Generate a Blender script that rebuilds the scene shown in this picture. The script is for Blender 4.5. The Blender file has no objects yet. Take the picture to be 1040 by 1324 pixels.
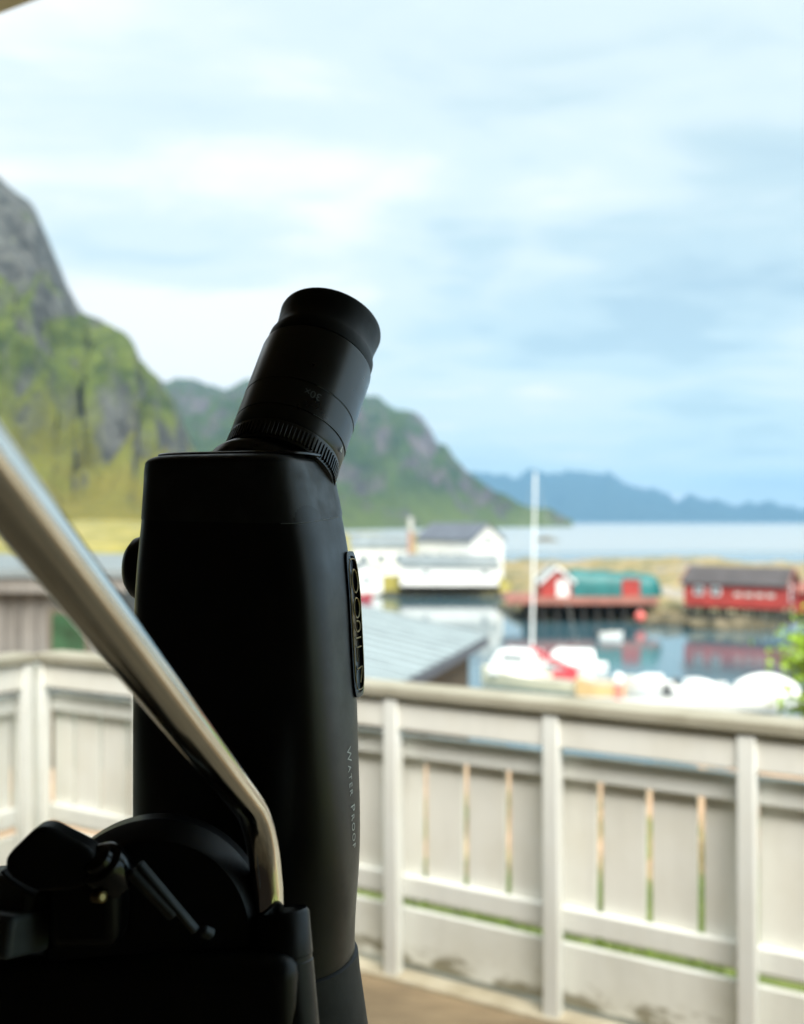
import bpy, math, random
from mathutils import Vector, Matrix, noise
random.seed(7)
R = math.radians
SC = bpy.context.scene
COL = SC.collection

# ------------------------------------------------------------------ camera
F = 1300.0            # focal length in photo pixels (photo 1040 x 1324)
CAMZ = 8.0            # metres above the water
HZ = 675.0            # horizon row
cam_d = bpy.data.cameras.new('camera')
cam = bpy.data.objects.new('camera', cam_d); COL.objects.link(cam)
cam.location = (0, 0, CAMZ); cam.rotation_euler = (R(90), 0, 0)
cam_d.sensor_fit = 'VERTICAL'; cam_d.sensor_height = 24.0
cam_d.lens = 24.0 * F / 1324.0
cam_d.shift_y = (HZ - 662.0) / 1324.0
cam_d.clip_start = 0.02; cam_d.clip_end = 60000
cam_d.dof.use_dof = True; cam_d.dof.focus_distance = 0.575; cam_d.dof.aperture_fstop = 4.0
SC.camera = cam

# ------------------------------------------------------------------ world, sun, exposure
SUN_EL, SUN_AZ = R(50), R(172)          # azimuth clockwise from +Y (towards +X)
world = bpy.data.worlds.new('World'); SC.world = world; world.use_nodes = True
wt = world.node_tree; wt.nodes.clear()
def wn(t, **kw):
    n = wt.nodes.new(t)
    for k, v in kw.items(): setattr(n, k, v)
    return n
def wl(a, b): wt.links.new(a, b)
wout = wn('ShaderNodeOutputWorld'); bg = wn('ShaderNodeBackground'); wl(bg.outputs[0], wout.inputs[0])
bg.inputs[1].default_value = 0.1
sky = wn('ShaderNodeTexSky', sky_type='NISHITA', sun_disc=False, sun_elevation=SUN_EL, sun_rotation=SUN_AZ,
         air_density=1.3, dust_density=0.6, ozone_density=2.0)
tc = wn('ShaderNodeTexCoord')
sep = wn('ShaderNodeSeparateXYZ'); wl(tc.outputs['Generated'], sep.inputs[0])
def wmath(op, a, b=None, clamp=False):
    n = wn('ShaderNodeMath', operation=op, use_clamp=clamp)
    for i, v in enumerate((a, b)):
        if v is None: continue
        if isinstance(v, (int, float)): n.inputs[i].default_value = v
        else: wl(v, n.inputs[i])
    return n.outputs[0]
zc = wmath('ADD', wmath('MAXIMUM', sep.outputs[2], 0.0), 0.13)
px = wmath('DIVIDE', sep.outputs[0], zc); py = wmath('DIVIDE', sep.outputs[1], zc)
cmb = wn('ShaderNodeCombineXYZ'); wl(px, cmb.inputs[0]); wl(py, cmb.inputs[1]); cmb.inputs[2].default_value = 1.7
mp = wn('ShaderNodeMapping'); wl(cmb.outputs[0], mp.inputs[0]); mp.inputs['Rotation'].default_value = (0, 0, R(-12)); mp.inputs['Scale'].default_value = (0.75, 1.15, 1)
def wnoise(scale, det, rough, dist=0.0):
    n = wn('ShaderNodeTexNoise'); wl(mp.outputs[0], n.inputs['Vector'])
    n.inputs['Scale'].default_value = scale; n.inputs['Detail'].default_value = det
    n.inputs['Roughness'].default_value = rough; n.inputs['Distortion'].default_value = dist
    return n.outputs['Fac']
def wramp(fac, stops):
    n = wn('ShaderNodeValToRGB'); wl(fac, n.inputs[0]); r = n.color_ramp
    r.interpolation = 'EASE'
    while len(r.elements) < len(stops): r.elements.new(0.5)
    for e, (p, c) in zip(r.elements, stops): e.position = p; e.color = c if len(c) == 4 else (*c, 1)
    return n.outputs[0]
def wmix(f, a, b, mode='MIX'):
    n = wn('ShaderNodeMix', data_type='RGBA', blend_type=mode)
    if isinstance(f, (int, float)): n.inputs[0].default_value = f
    else: wl(f, n.inputs[0])
    for i, v in ((6, a), (7, b)):
        if isinstance(v, tuple): n.inputs[i].default_value = (*v, 1)
        else: wl(v, n.inputs[i])
    return n.outputs[2]
# cloud radiance in the units of the Nishita sky (times strength 0.1)
big = wnoise(0.85, 3.5, 0.5, 0.5)
fine = wnoise(2.6, 4, 0.55, 0.4)
den = wmath('ADD', wmath('MULTIPLY', big, 0.70), wmath('MULTIPLY', fine, 0.32))
def toward(u, v, width, amt):       # a brighter or duller part of the cloud deck in one compass direction
    d = Vector(((u - 520) / F, 1, (HZ - v) / F)).normalized()
    n = wn('ShaderNodeVectorMath', operation='DOT_PRODUCT'); wl(tc.outputs['Generated'], n.inputs[0]); n.inputs[1].default_value = d
    e = wmath('DIVIDE', wmath('SUBTRACT', 1.0, n.outputs['Value']), 1 - math.cos(width))
    return wmath('MULTIPLY', wmath('POWER', 2.718, wmath('MULTIPLY', e, -1.0)), amt)
den = wmath('ADD', den, toward(430, 240, 0.16, 0.06))
den = wmath('ADD', den, toward(800, 300, 0.20, -0.07))
den = wmath('ADD', den, toward(900, 510, 0.08, -0.09))
den = wmath('ADD', den, toward(760, 585, 0.10, 0.06))
cloud = wramp(den, [(0.35, (0.47, 0.63, 0.69)), (0.43, (0.61, 0.775, 0.81)), (0.52, (0.75, 0.885, 0.91)), (0.64, (1.0, 1.03, 1.03))])
cloudb = wn('ShaderNodeVectorMath', operation='SCALE'); wl(cloud, cloudb.inputs[0]); cloudb.inputs['Scale'].default_value = 5.25
cover = wramp(den, [(0.34, (0.80, 0.80, 0.80)), (0.60, (1, 1, 1))])
colr = wmix(cover, sky.outputs[0], cloudb.outputs[0])
# below the horizon: plain dim tone so nothing glows up from underneath
below = wmath('LESS_THAN', sep.outputs[2], -0.02)
colr = wmix(below, colr, (1.2, 1.6, 1.9))
wl(colr, bg.inputs[0])

sun_d = bpy.data.lights.new('sun', 'SUN'); sun_d.energy = 4.6; sun_d.angle = R(42); sun_d.color = (1.0, 0.95, 0.87)
sun = bpy.data.objects.new('sun', sun_d); COL.objects.link(sun)
sdir = Vector((math.sin(SUN_AZ) * math.cos(SUN_EL), math.cos(SUN_AZ) * math.cos(SUN_EL), math.sin(SUN_EL)))
sun.rotation_euler = sdir.to_track_quat('Z', 'Y').to_euler()

SC.view_settings.view_transform = 'Standard'; SC.view_settings.look = 'None'
SC.view_settings.gamma = 1.0; SC.view_settings.exposure = 1.1
try: SC.view_settings.use_curve_mapping = False
except Exception: pass
try:
    SC.cycles.max_bounces = 8; SC.cycles.volume_bounces = 0; SC.cycles.caustics_reflective = False
    SC.cycles.use_denoising = True
except Exception: pass

# ------------------------------------------------------------------ helpers
def P(u, v, d):
    return Vector(((u - 520.0) / F * d, d, CAMZ + (HZ - v) / F * d))

def tag(o, label=None, cat=None, group=None, kind=None):
    if label: o['label'] = label
    if cat: o['category'] = cat
    if group: o['group'] = group
    if kind: o['kind'] = kind
    return o

def empty(name, loc, rotz=0.0):
    o = bpy.data.objects.new(name, None); COL.objects.link(o)
    o.location = loc; o.rotation_euler = (0, 0, rotz); o.empty_display_size = 0.1
    return o

def wloc(o):
    v = Vector((0, 0, 0))
    while o is not None:
        v += Vector(o.location); o = o.parent
    return v

class MB:
    """collects geometry in world coordinates (or local ones) and links ONE mesh object"""
    def __init__(s): s.v = []; s.f = []
    def add(s, vs, fs):
        n = len(s.v); s.v += [Vector(p) for p in vs]; s.f += [tuple(i + n for i in f) for f in fs]; return s
    def box(s, c, size, rot=None):
        hx, hy, hz = size[0] / 2, size[1] / 2, size[2] / 2
        pts = [Vector((x, y, z)) for z in (-hz, hz) for y in (-hy, hy) for x in (-hx, hx)]
        if rot is not None: pts = [rot @ p for p in pts]
        pts = [p + Vector(c) for p in pts]
        return s.add(pts, [(0, 2, 3, 1), (4, 5, 7, 6), (0, 1, 5, 4), (2, 6, 7, 3), (0, 4, 6, 2), (1, 3, 7, 5)])
    def tube(s, path, rad, n=16, caps=True):
        path = [Vector(p) for p in path]
        rad = rad if isinstance(rad, (list, tuple)) else [rad] * len(path)
        up = None; rings = []
        for i, p in enumerate(path):
            t = (path[min(i + 1, len(path) - 1)] - path[max(i - 1, 0)]).normalized()
            if up is None:
                up = Vector((0, 0, 1)) if abs(t.z) < 0.9 else Vector((1, 0, 0))
            a = (up - t * up.dot(t)).normalized(); b = t.cross(a); up = a
            rings.append([p + (a * math.cos(2 * math.pi * k / n) + b * math.sin(2 * math.pi * k / n)) * rad[i] for k in range(n)])
        return s.loft(rings, caps)
    def loft(s, rings, caps=True):
        n = len(rings[0]); vs = [p for r in rings for p in r]; fs = []
        for i in range(len(rings) - 1):
            for k in range(n):
                fs.append((i * n + k, i * n + (k + 1) % n, (i + 1) * n + (k + 1) % n, (i + 1) * n + k))
        if caps:
            fs.append(tuple(reversed(range(n)))); fs.append(tuple((len(rings) - 1) * n + k for k in range(n)))
        return s.add(vs, fs)
    def lathe(s, base, axis, prof, n=48, caps=True):
        """prof: list of (distance along axis, radius)"""
        axis = Vector(axis).normalized(); up = Vector((0, 0, 1)) if abs(axis.z) < 0.95 else Vector((1, 0, 0))
        a = (up - axis * up.dot(axis)).normalized(); b = axis.cross(a)
        rings = [[Vector(base) + axis * h + (a * math.cos(2 * math.pi * k / n) + b * math.sin(2 * math.pi * k / n)) * r for k in range(n)] for h, r in prof]
        return s.loft(rings, caps)
    def prism(s, poly, thick):
        """poly: list of Vector in a plane; thick: extrusion Vector"""
        n = len(poly); t = Vector(thick)
        vs = [Vector(p) for p in poly] + [Vector(p) + t for p in poly]
        fs = [tuple(range(n)), tuple(reversed(range(n, 2 * n)))] + [(k, n + k, n + (k + 1) % n, (k + 1) % n) for k in range(n)]
        return s.add(vs, fs)
    def build(s, name, mat, parent=None, smooth=False, bevel=0.0, seg=2, local=False, sharp=40):
        me = bpy.data.meshes.new(name)
        off = wloc(parent) if (parent is not None and not local) else Vector((0, 0, 0))
        me.from_pydata([tuple(p - off) for p in s.v], [], s.f); me.validate(); me.update()
        import bmesh
        bm = bmesh.new(); bm.from_mesh(me); bmesh.ops.recalc_face_normals(bm, faces=bm.faces); bm.to_mesh(me); bm.free()
        me.materials.append(mat)
        o = bpy.data.objects.new(name, me); COL.objects.link(o)
        if parent is not None: o.parent = parent
        if smooth:
            for p in me.polygons: p.use_smooth = True
            try: me.set_sharp_from_angle(angle=R(sharp))
            except Exception: pass
        if bevel:
            m = o.modifiers.new('bevel', 'BEVEL'); m.width = bevel; m.segments = seg; m.limit_method = 'ANGLE'; m.angle_limit = R(35)
            try: m.harden_normals = False
            except Exception: pass
            for p in me.polygons: p.use_smooth = True
            try: me.set_sharp_from_angle(angle=R(60))
            except Exception: pass
        return o

# ------------------------------------------------------------------ materials
class NT:
    def __init__(s, name):
        s.m = bpy.data.materials.new(name); s.m.use_nodes = True; s.t = s.m.node_tree
        s.b = s.t.nodes['Principled BSDF']
        s.co = None
    def n(s, t, **kw):
        x = s.t.nodes.new(t)
        for k, v in kw.items(): setattr(x, k, v)
        return x
    def l(s, a, b): s.t.links.new(a, b)
    def coord(s, scale=(1, 1, 1), rot=(0, 0, 0), which='Object'):
        c = s.n('ShaderNodeTexCoord'); m = s.n('ShaderNodeMapping'); s.l(c.outputs[which], m.inputs[0])
        m.inputs['Scale'].default_value = scale; m.inputs['Rotation'].default_value = rot
        return m.outputs[0]
    def noise(s, vec, scale, det=4, rough=0.55, dist=0.0):
        x = s.n('ShaderNodeTexNoise'); s.l(vec, x.inputs['Vector'])
        x.inputs['Scale'].default_value = scale; x.inputs['Detail'].default_value = det
        x.inputs['Roughness'].default_value = rough; x.inputs['Distortion'].default_value = dist
        return x.outputs['Fac']
    def ramp(s, fac, stops):
        x = s.n('ShaderNodeValToRGB'); s.l(fac, x.inputs[0]); r = x.color_ramp
        while len(r.elements) < len(stops): r.elements.new(0.5)
        for e, (p, c) in zip(r.elements, stops):
            e.position = p; c = (c, c, c) if isinstance(c, (int, float)) else c; e.color = (*c, 1)
        return x.outputs[0]
    def mix(s, f, a, b, mode='MIX'):
        x = s.n('ShaderNodeMix', data_type='RGBA', blend_type=mode)
        if isinstance(f, (int, float)): x.inputs[0].default_value = f
        else: s.l(f, x.inputs[0])
        for i, v in ((6, a), (7, b)):
            if isinstance(v, tuple): x.inputs[i].default_value = (*v, 1)
            else: s.l(v, x.inputs[i])
        return x.outputs[2]
    def math(s, op, a, b=None, clamp=False):
        x = s.n('ShaderNodeMath', operation=op, use_clamp=clamp)
        for i, v in enumerate((a, b)):
            if v is None: continue
            if isinstance(v, (int, float)): x.inputs[i].default_value = v
            else: s.l(v, x.inputs[i])
        return x.outputs[0]
    def base(s, c):
        if isinstance(c, tuple): s.b.inputs['Base Color'].default_value = (*c, 1)
        else: s.l(c, s.b.inputs['Base Color'])
        return s
    def rough(s, r):
        if isinstance(r, (int, float)): s.b.inputs['Roughness'].default_value = r
        else: s.l(r, s.b.inputs['Roughness'])
        return s
    def set(s, **kw):
        for k, v in kw.items(): s.b.inputs[k.replace('_', ' ')].default_value = v
        return s
    def bump(s, h, strength, dist=0.01):
        x = s.n('ShaderNodeBump'); s.l(h, x.inputs['Height']); x.inputs['Strength'].default_value = strength; x.inputs['Distance'].default_value = dist
        s.l(x.outputs[0], s.b.inputs['Normal']); return s

def simple(name, col, rough=0.6, metallic=0.0, var=0.15, scale=3.0, bump=0.0, spec=None):
    t = NT(name); v = t.coord(); nz = t.noise(v, scale, 5)
    dark = tuple(c * (1 - var) for c in col); lite = tuple(min(1, c * (1 + var)) for c in col)
    t.base(t.ramp(nz, [(0.3, dark), (0.7, lite)])).rough(rough).set(Metallic=metallic)
    if spec is not None: t.b.inputs['Specular IOR Level'].default_value = spec
    if bump: t.bump(t.noise(v, scale * 8, 4), bump)
    return t.m

M = {}
# black rubber armour of the scope
t = NT('black_armour'); v = t.coord(); t.base(t.ramp(t.noise(v, 420, 3, 0.7), [(0.66, (0.0018, 0.0026, 0.003)), (0.76, (0.022, 0.025, 0.026))])); t.rough(t.ramp(t.noise(v, 48, 6, 0.65), [(0.3, 0.33), (0.7, 0.46)]))
t.bump(t.noise(v, 2600, 2), 0.06, 0.0003); t.b.inputs['Specular IOR Level'].default_value = 0.58; M['armour'] = t.m
t = NT('rubber_hood'); v = t.coord(); t.base(t.ramp(t.noise(v, 70, 5), [(0.35, (0.016, 0.019, 0.020)), (0.7, (0.030, 0.034, 0.035))])); t.rough(0.62)
t.bump(t.noise(v, 900, 4), 0.15, 0.0004); M['rubber'] = t.m
t = NT('worn_cap_rubber'); v = t.coord(); t.base(t.ramp(t.noise(v, 55, 6, 0.65), [(0.40, (0.004, 0.005, 0.0055)), (0.75, (0.028, 0.034, 0.036))])); t.rough(t.ramp(t.noise(v, 110, 4), [(0.3, 0.38), (0.7, 0.56)]))
t.bump(t.noise(v, 1800, 3), 0.10, 0.0003); t.b.inputs['Specular IOR Level'].default_value = 0.8; M['caprub'] = t.m
t = NT('black_anodised'); v = t.coord(); t.base((0.004, 0.006, 0.008)); t.rough(t.ramp(t.noise(v, 90, 3), [(0.3, 0.27), (0.7, 0.34)])); t.b.inputs['Specular IOR Level'].default_value = 1.0; M['anod'] = t.m
t = NT('eyecup_rubber'); v = t.coord(); t.base((0.004, 0.005, 0.006)); t.rough(t.ramp(t.noise(v, 80, 4), [(0.3, 0.45), (0.7, 0.58)])); M['cup'] = t.m
t = NT('black_plastic'); v = t.coord(); t.base((0.0018, 0.0022, 0.0026)); t.rough(t.ramp(t.noise(v, 70, 4), [(0.3, 0.34), (0.7, 0.48)])); t.bump(t.noise(v, 1500, 2), 0.05, 0.0003); t.b.inputs['Specular IOR Level'].default_value = 0.4; M['plastic'] = t.m
M['gloss'] = simple('gloss_black', (0.006, 0.007, 0.008), 0.16, var=0.1, scale=40)
M['skylit'] = simple('skylit_black_plastic', (0.10, 0.12, 0.135), 0.5, var=0.3, scale=60)  # black head parts with the grey-blue sky reflection put into their colour
t = NT('brushed_tube'); v = t.coord(); t.base(t.ramp(t.noise(v, 30, 5), [(0.3, (0.76, 0.70, 0.62)), (0.7, (0.85, 0.80, 0.72))])); t.set(Metallic=1.0)
t.rough(t.ramp(t.noise(v, 45, 4), [(0.3, 0.06), (0.7, 0.13)])); M['tube'] = t.m
M['gold'] = simple('gold_mark', (0.40, 0.31, 0.14), 0.35, metallic=0.8, scale=80)
M['white_mark'] = simple('white_mark', (0.85, 0.88, 0.86), 0.5, scale=80, var=0.05)
M['grey_mark'] = simple('grey_mark', (0.20, 0.22, 0.23), 0.5, scale=80, var=0.05)
M['lens'] = simple('coated_lens', (0.01, 0.015, 0.03), 0.03)

def paint(name, col, dirt, dirt_amt, rough=0.5, stain=None):
    t = NT(name); v = t.coord()
    n1 = t.noise(v, 5, 6, 0.6); n2 = t.noise(t.coord((9, 9, 1.2)), 3, 5)
    c = t.mix(t.ramp(n1, [(0.42, 0.0), (0.72, dirt_amt)]), col, dirt)
    c = t.mix(t.ramp(n2, [(0.45, 0.0), (0.8, 0.35)]), c, tuple(x * 0.82 for x in col))
    if stain:
        n3 = t.noise(t.coord((2, 2, 5)), 3.2, 6, 0.65)
        so = t.n('ShaderNodeSeparateXYZ'); t.l(v, so.inputs[0])
        damp = t.math('ADD', n3, t.math('MULTIPLY', t.math('SUBTRACT', 0.125, so.outputs[2]), 2.2))      # mould creeping up from the lower edge
        c = t.mix(t.ramp(damp, [(0.56, 0.0), (0.68, 0.8)]), c, stain)
    t.base(c).rough(rough).bump(n2, 0.12, 0.002)
    return t.m
M['paint'] = paint('white_fence_paint', (0.84, 0.86, 0.82), (0.72, 0.70, 0.60), 0.35)
M['paint2'] = paint('aged_white_board', (0.83, 0.83, 0.77), (0.70, 0.67, 0.56), 0.45)
M['paint_mould'] = paint('mouldy_white_board', (0.82, 0.84, 0.79), (0.55, 0.53, 0.42), 0.4, stain=(0.17, 0.15, 0.075))
M['cap'] = paint('weathered_rail_cap', (0.36, 0.34, 0.265), (0.24, 0.22, 0.155), 0.8, 0.8)
M['eave'] = paint('beige_eave_paint', (0.78, 0.70, 0.50), (0.62, 0.54, 0.38), 0.5)
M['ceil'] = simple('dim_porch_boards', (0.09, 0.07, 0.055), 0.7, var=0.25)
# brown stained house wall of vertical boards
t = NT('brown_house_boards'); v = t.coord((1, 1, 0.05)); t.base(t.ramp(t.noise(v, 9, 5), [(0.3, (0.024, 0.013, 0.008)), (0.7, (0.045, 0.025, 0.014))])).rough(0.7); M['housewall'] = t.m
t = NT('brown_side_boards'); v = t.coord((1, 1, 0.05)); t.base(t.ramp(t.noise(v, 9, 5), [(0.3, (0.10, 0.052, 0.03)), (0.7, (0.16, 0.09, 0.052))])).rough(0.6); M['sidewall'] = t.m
# deck planks
t = NT('deck_planks'); v = t.coord((1, 1, 1), (0, 0, R(30.07)))
w = t.n('ShaderNodeTexWave', wave_type='BANDS', bands_direction='Y', wave_profile='SAW'); t.l(v, w.inputs[0]); w.inputs['Scale'].default_value = 2.6; w.inputs['Distortion'].default_value = 0
gap = t.ramp(w.outputs['Fac'], [(0.0, 0.7), (0.04, 1.0), (0.96, 1.0), (1.0, 0.7)])
grain = t.ramp(t.noise(t.coord((1.2, 14, 1), (0, 0, R(30.07))), 4, 6), [(0.3, (0.25, 0.18, 0.105)), (0.7, (0.40, 0.30, 0.18))])
blot = t.ramp(t.noise(v, 2.2, 5), [(0.35, 0.62), (0.65, 1.05)])
t.base(t.mix(1.0, t.mix(1.0, grain, gap, 'MULTIPLY'), blot, 'MULTIPLY')).rough(0.7); t.bump(w.outputs['Fac'], 0.05, 0.004); M['deck'] = t.m
M['deck_edge'] = paint('pale_deck_edge', (0.62, 0.56, 0.42), (0.30, 0.24, 0.14), 0.8, 0.7)

# water
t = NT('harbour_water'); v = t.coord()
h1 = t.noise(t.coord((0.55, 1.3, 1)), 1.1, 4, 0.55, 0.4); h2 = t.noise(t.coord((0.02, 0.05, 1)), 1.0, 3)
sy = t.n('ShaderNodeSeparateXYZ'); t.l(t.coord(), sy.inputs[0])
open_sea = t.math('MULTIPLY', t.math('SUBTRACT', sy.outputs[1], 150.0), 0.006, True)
t.base(t.mix(open_sea, (0.05, 0.105, 0.13), (0.25, 0.29, 0.31))).rough(t.math('ADD', t.ramp(h2, [(0.35, 0.03), (0.7, 0.09)]), t.math('MULTIPLY', open_sea, 0.33))).set(IOR=1.6)  # open sea's paler base colour stands in for bright sky mirrored by waves
t.bump(h1, 0.035, 0.25); M['water'] = t.m

# ground types
def groundmat(name, stops, scale, stops2=None, scale2=1.0, f=0.5, rough=0.9, bump=0.3, bd=0.05, tide=False):
    t = NT(name); v = t.coord(); c = t.ramp(t.noise(v, scale, 8, 0.62, 0.3), stops)
    if stops2: c = t.mix(f, c, t.ramp(t.noise(v, scale2, 6, 0.6), stops2))
    if tide:      # dark weed on the rocks of the tidal zone
        so = t.n('ShaderNodeSeparateXYZ'); t.l(v, so.inputs[0])
        k = t.math('ADD', so.outputs[2], t.math('MULTIPLY', t.noise(v, 0.8, 5), 0.9))
        c = t.mix(t.ramp(k, [(0.85, 1.0), (1.10, 0.0)]), c, (0.035, 0.036, 0.02))
    t.base(c).rough(rough); t.bump(t.noise(v, scale * 4, 6), bump, bd); return t.m
t = NT('grass_and_tan_rock'); v = t.coord()
gr = t.ramp(t.noise(v, 1.5, 7, 0.6), [(0.3, (0.05, 0.085, 0.014)), (0.7, (0.16, 0.19, 0.035))])
rk = t.ramp(t.noise(v, 0.9, 8, 0.65), [(0.3, (0.24, 0.15, 0.085)), (0.55, (0.42, 0.28, 0.17)), (0.75, (0.20, 0.17, 0.06))])
sp = t.n('ShaderNodeSeparateXYZ'); t.l(v, sp.inputs[0])
k_ = t.math('ADD', t.math('MULTIPLY', sp.outputs[1], 0.10), t.math('MULTIPLY', t.noise(v, 0.6, 5), 0.45))
t.base(t.mix(t.ramp(k_, [(0.86, 0.0), (0.94, 1.0)]), gr, rk)).rough(0.9); t.bump(t.noise(v, 4, 6), 0.3, 0.05); M['grass_ground'] = t.m
M['islet'] = groundmat('dry_grass_and_rock', [(0.36, (0.05, 0.055, 0.03)), (0.43, (0.15, 0.15, 0.055)), (0.48, (0.23, 0.18, 0.065)), (0.55, (0.27, 0.21, 0.08)), (0.58, (0.20, 0.19, 0.165)), (0.68, (0.36, 0.345, 0.32))], 0.14,
                       [(0.40, (0.04, 0.04, 0.028)), (0.50, (0.20, 0.165, 0.09)), (0.62, (0.34, 0.30, 0.23))], 0.8, 0.38, bump=0.9, bd=0.3, tide=True)
M['meadow'] = groundmat('yellow_meadow', [(0.30, (0.045, 0.075, 0.02)), (0.43, (0.17, 0.165, 0.035)), (0.52, (0.29, 0.245, 0.04)), (0.60, (0.11, 0.13, 0.03)), (0.70, (0.32, 0.285, 0.22))], 0.06,
                        [(0.35, (0.035, 0.055, 0.018)), (0.5, (0.22, 0.195, 0.05)), (0.66, (0.33, 0.28, 0.15))], 0.22, 0.5, bump=0.7, bd=0.3, tide=True)
M['wetrock'] = groundmat('shore_rock', [(0.3, (0.03, 0.032, 0.02)), (0.55, (0.10, 0.085, 0.05)), (0.75, (0.24, 0.20, 0.14))], 0.7)

def mountain_mat(name, size, rock, rock2, g1, g2, bias, streak=(1, 1, 0.75), bare=None, low=None):
    t = NT(name); geo = t.n('ShaderNodeNewGeometry'); sp = t.n('ShaderNodeSeparateXYZ'); t.l(geo.outputs['Normal'], sp.inputs[0])
    v = t.coord(); vs = t.coord(streak); so = t.n('ShaderNodeSeparateXYZ'); t.l(v, so.inputs[0])
    nb = t.noise(v, 5.0 / size, 8, 0.62, 0.3); nd = t.noise(vs, 16.0 / size, 8, 0.65); nf = t.noise(vs, 45.0 / size, 8, 0.68)
    k = t.math('ADD', sp.outputs[2], t.math('MULTIPLY', t.math('SUBTRACT', nb, 0.5), 1.5))
    k = t.math('ADD', k, t.math('MULTIPLY', t.math('SUBTRACT', nd, 0.5), 0.9))
    k = t.math('ADD', k, t.math('MULTIPLY', t.math('SUBTRACT', nf, 0.5), 0.7))
    if bare:      # higher up the rock is barer
        k = t.math('SUBTRACT', k, t.math('MULTIPLY', t.math('DIVIDE', t.math('SUBTRACT', so.outputs[2], bare[0]), bare[1], True), bare[2]))
    mask = t.ramp(k, [(bias - 0.14, 0.0), (bias + 0.16, 1.0)])
    rk = t.ramp(t.math('ADD', t.math('MULTIPLY', nd, 0.6), t.math('MULTIPLY', nf, 0.4)), [(0.36, rock2), (0.60, rock)])
    gr = t.ramp(t.math('ADD', t.math('MULTIPLY', t.noise(v, 11.0 / size, 7, 0.6), 0.6), t.math('MULTIPLY', t.noise(v, 50.0 / size, 6, 0.65), 0.4)), [(0.38, g1), (0.62, g2)])
    if low:       # drier, yellower grass on the lower slopes
        f_ = t.math('SUBTRACT', 1.0, t.math('DIVIDE', t.math('SUBTRACT', so.outputs[2], low[0]), low[1], True))
        gr = t.mix(t.math('MULTIPLY', f_, t.ramp(nb, [(0.35, 0.35), (0.6, 1.0)])), gr, low[2])
    t.base(t.mix(mask, rk, gr)).rough(0.95); t.bump(t.math('ADD', nd, t.math('MULTIPLY', nf, 0.5)), 1.0, size * 0.06); return t.m
M['cliff'] = mountain_mat('cliff_rock_and_moss', 240, (0.20, 0.21, 0.195), (0.014, 0.018, 0.020), (0.028, 0.060, 0.014), (0.17, 0.225, 0.036), 0.45, bare=(105, 60, 0.50), low=(12, 60, (0.26, 0.225, 0.036)))
M['peak'] = mountain_mat('green_mountain', 420, (0.22, 0.19, 0.20), (0.028, 0.033, 0.038), (0.022, 0.052, 0.024), (0.075, 0.125, 0.036), 0.57, bare=(110, 160, 0.15), low=(10, 50, (0.12, 0.17, 0.035)))
M['far'] = mountain_mat('far_range', 1500, (0.07, 0.10, 0.12), (0.03, 0.05, 0.07), (0.03, 0.055, 0.05), (0.045, 0.075, 0.06), 0.5)  # bluish base colours carry part of the distance haze

M['white_wall'] = simple('white_painted_boards', (0.66, 0.68, 0.67), 0.6, var=0.08, scale=0.8)
M['white_gel'] = simple('white_boat_hull', (0.82, 0.84, 0.83), 0.3, var=0.05, scale=1.5)
M['cream_gel'] = simple('cream_boat_hull', (0.80, 0.74, 0.55), 0.35, var=0.08, scale=1.5)
M['slate'] = simple('dark_slate_roof', (0.085, 0.10, 0.125), 0.6, var=0.25, scale=1.2)
M['slate2'] = simple('grey_roof_sheets', (0.16, 0.19, 0.20), 0.55, var=0.2, scale=0.8)
M['brownroof'] = simple('dark_brown_roof', (0.055, 0.05, 0.052), 0.7, var=0.25, scale=1.2)
M['red_wall'] = simple('red_painted_boards', (0.29, 0.032, 0.026), 0.7, var=0.22, scale=1.3)
M['red_deck'] = simple('faded_red_planks', (0.26, 0.11, 0.085), 0.8, var=0.25, scale=1.0)
M['teal'] = simple('teal_tarpaulin', (0.008, 0.115, 0.115), 0.5, var=0.22, scale=0.6)
M['pile'] = simple('dark_wet_timber', (0.018, 0.017, 0.015), 0.8, var=0.4, scale=2)
M['glass'] = simple('window_glass', (0.10, 0.14, 0.16), 0.08, var=0.2)
M['red_cloth'] = simple('dark_red_canvas', (0.36, 0.035, 0.05), 0.8, var=0.2)
M['orange'] = simple('orange_yellow_wood', (0.66, 0.46, 0.22), 0.6, var=0.2)
M['pink'] = simple('faded_red_float', (0.62, 0.13, 0.11), 0.6, var=0.1)
M['blue'] = simple('blue_float', (0.05, 0.09, 0.42), 0.5)
M['motor'] = simple('dark_motor_cover', (0.05, 0.055, 0.06), 0.4)
M['alu'] = simple('pale_mast_metal', (0.80, 0.84, 0.84), 0.4, metallic=0.0, var=0.04)
M['brick'] = simple('pale_red_chimney', (0.36, 0.22, 0.17), 0.8, var=0.25, scale=4)
t = NT('grey_weathered_boards'); n1 = t.noise(t.coord((3.2, 3.2, 0.12)), 2.4, 5); n2 = t.noise(t.coord(), 1.0, 5)
t.base(t.mix(t.ramp(n2, [(0.4, 0.0), (0.8, 0.6)]), t.ramp(n1, [(0.3, (0.075, 0.07, 0.062)), (0.7, (0.20, 0.19, 0.175))]), (0.24, 0.235, 0.22))).rough(0.85); M['greywood'] = t.m
M['darkwood'] = simple('dark_brown_boards', (0.10, 0.085, 0.06), 0.8, var=0.3, scale=3)
M['metalroof'] = simple('pale_metal_sheet', (0.27, 0.33, 0.345), 0.45, metallic=0.1, var=0.16, scale=1.6)
M['leaf'] = simple('bright_leaf', (0.20, 0.32, 0.02), 0.55, var=0.5, scale=6)
M['stem'] = simple('shrub_stem', (0.10, 0.07, 0.04), 0.8)
M['concrete'] = simple('pale_concrete', (0.42, 0.43, 0.40), 0.8, var=0.2, scale=0.7)

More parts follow.
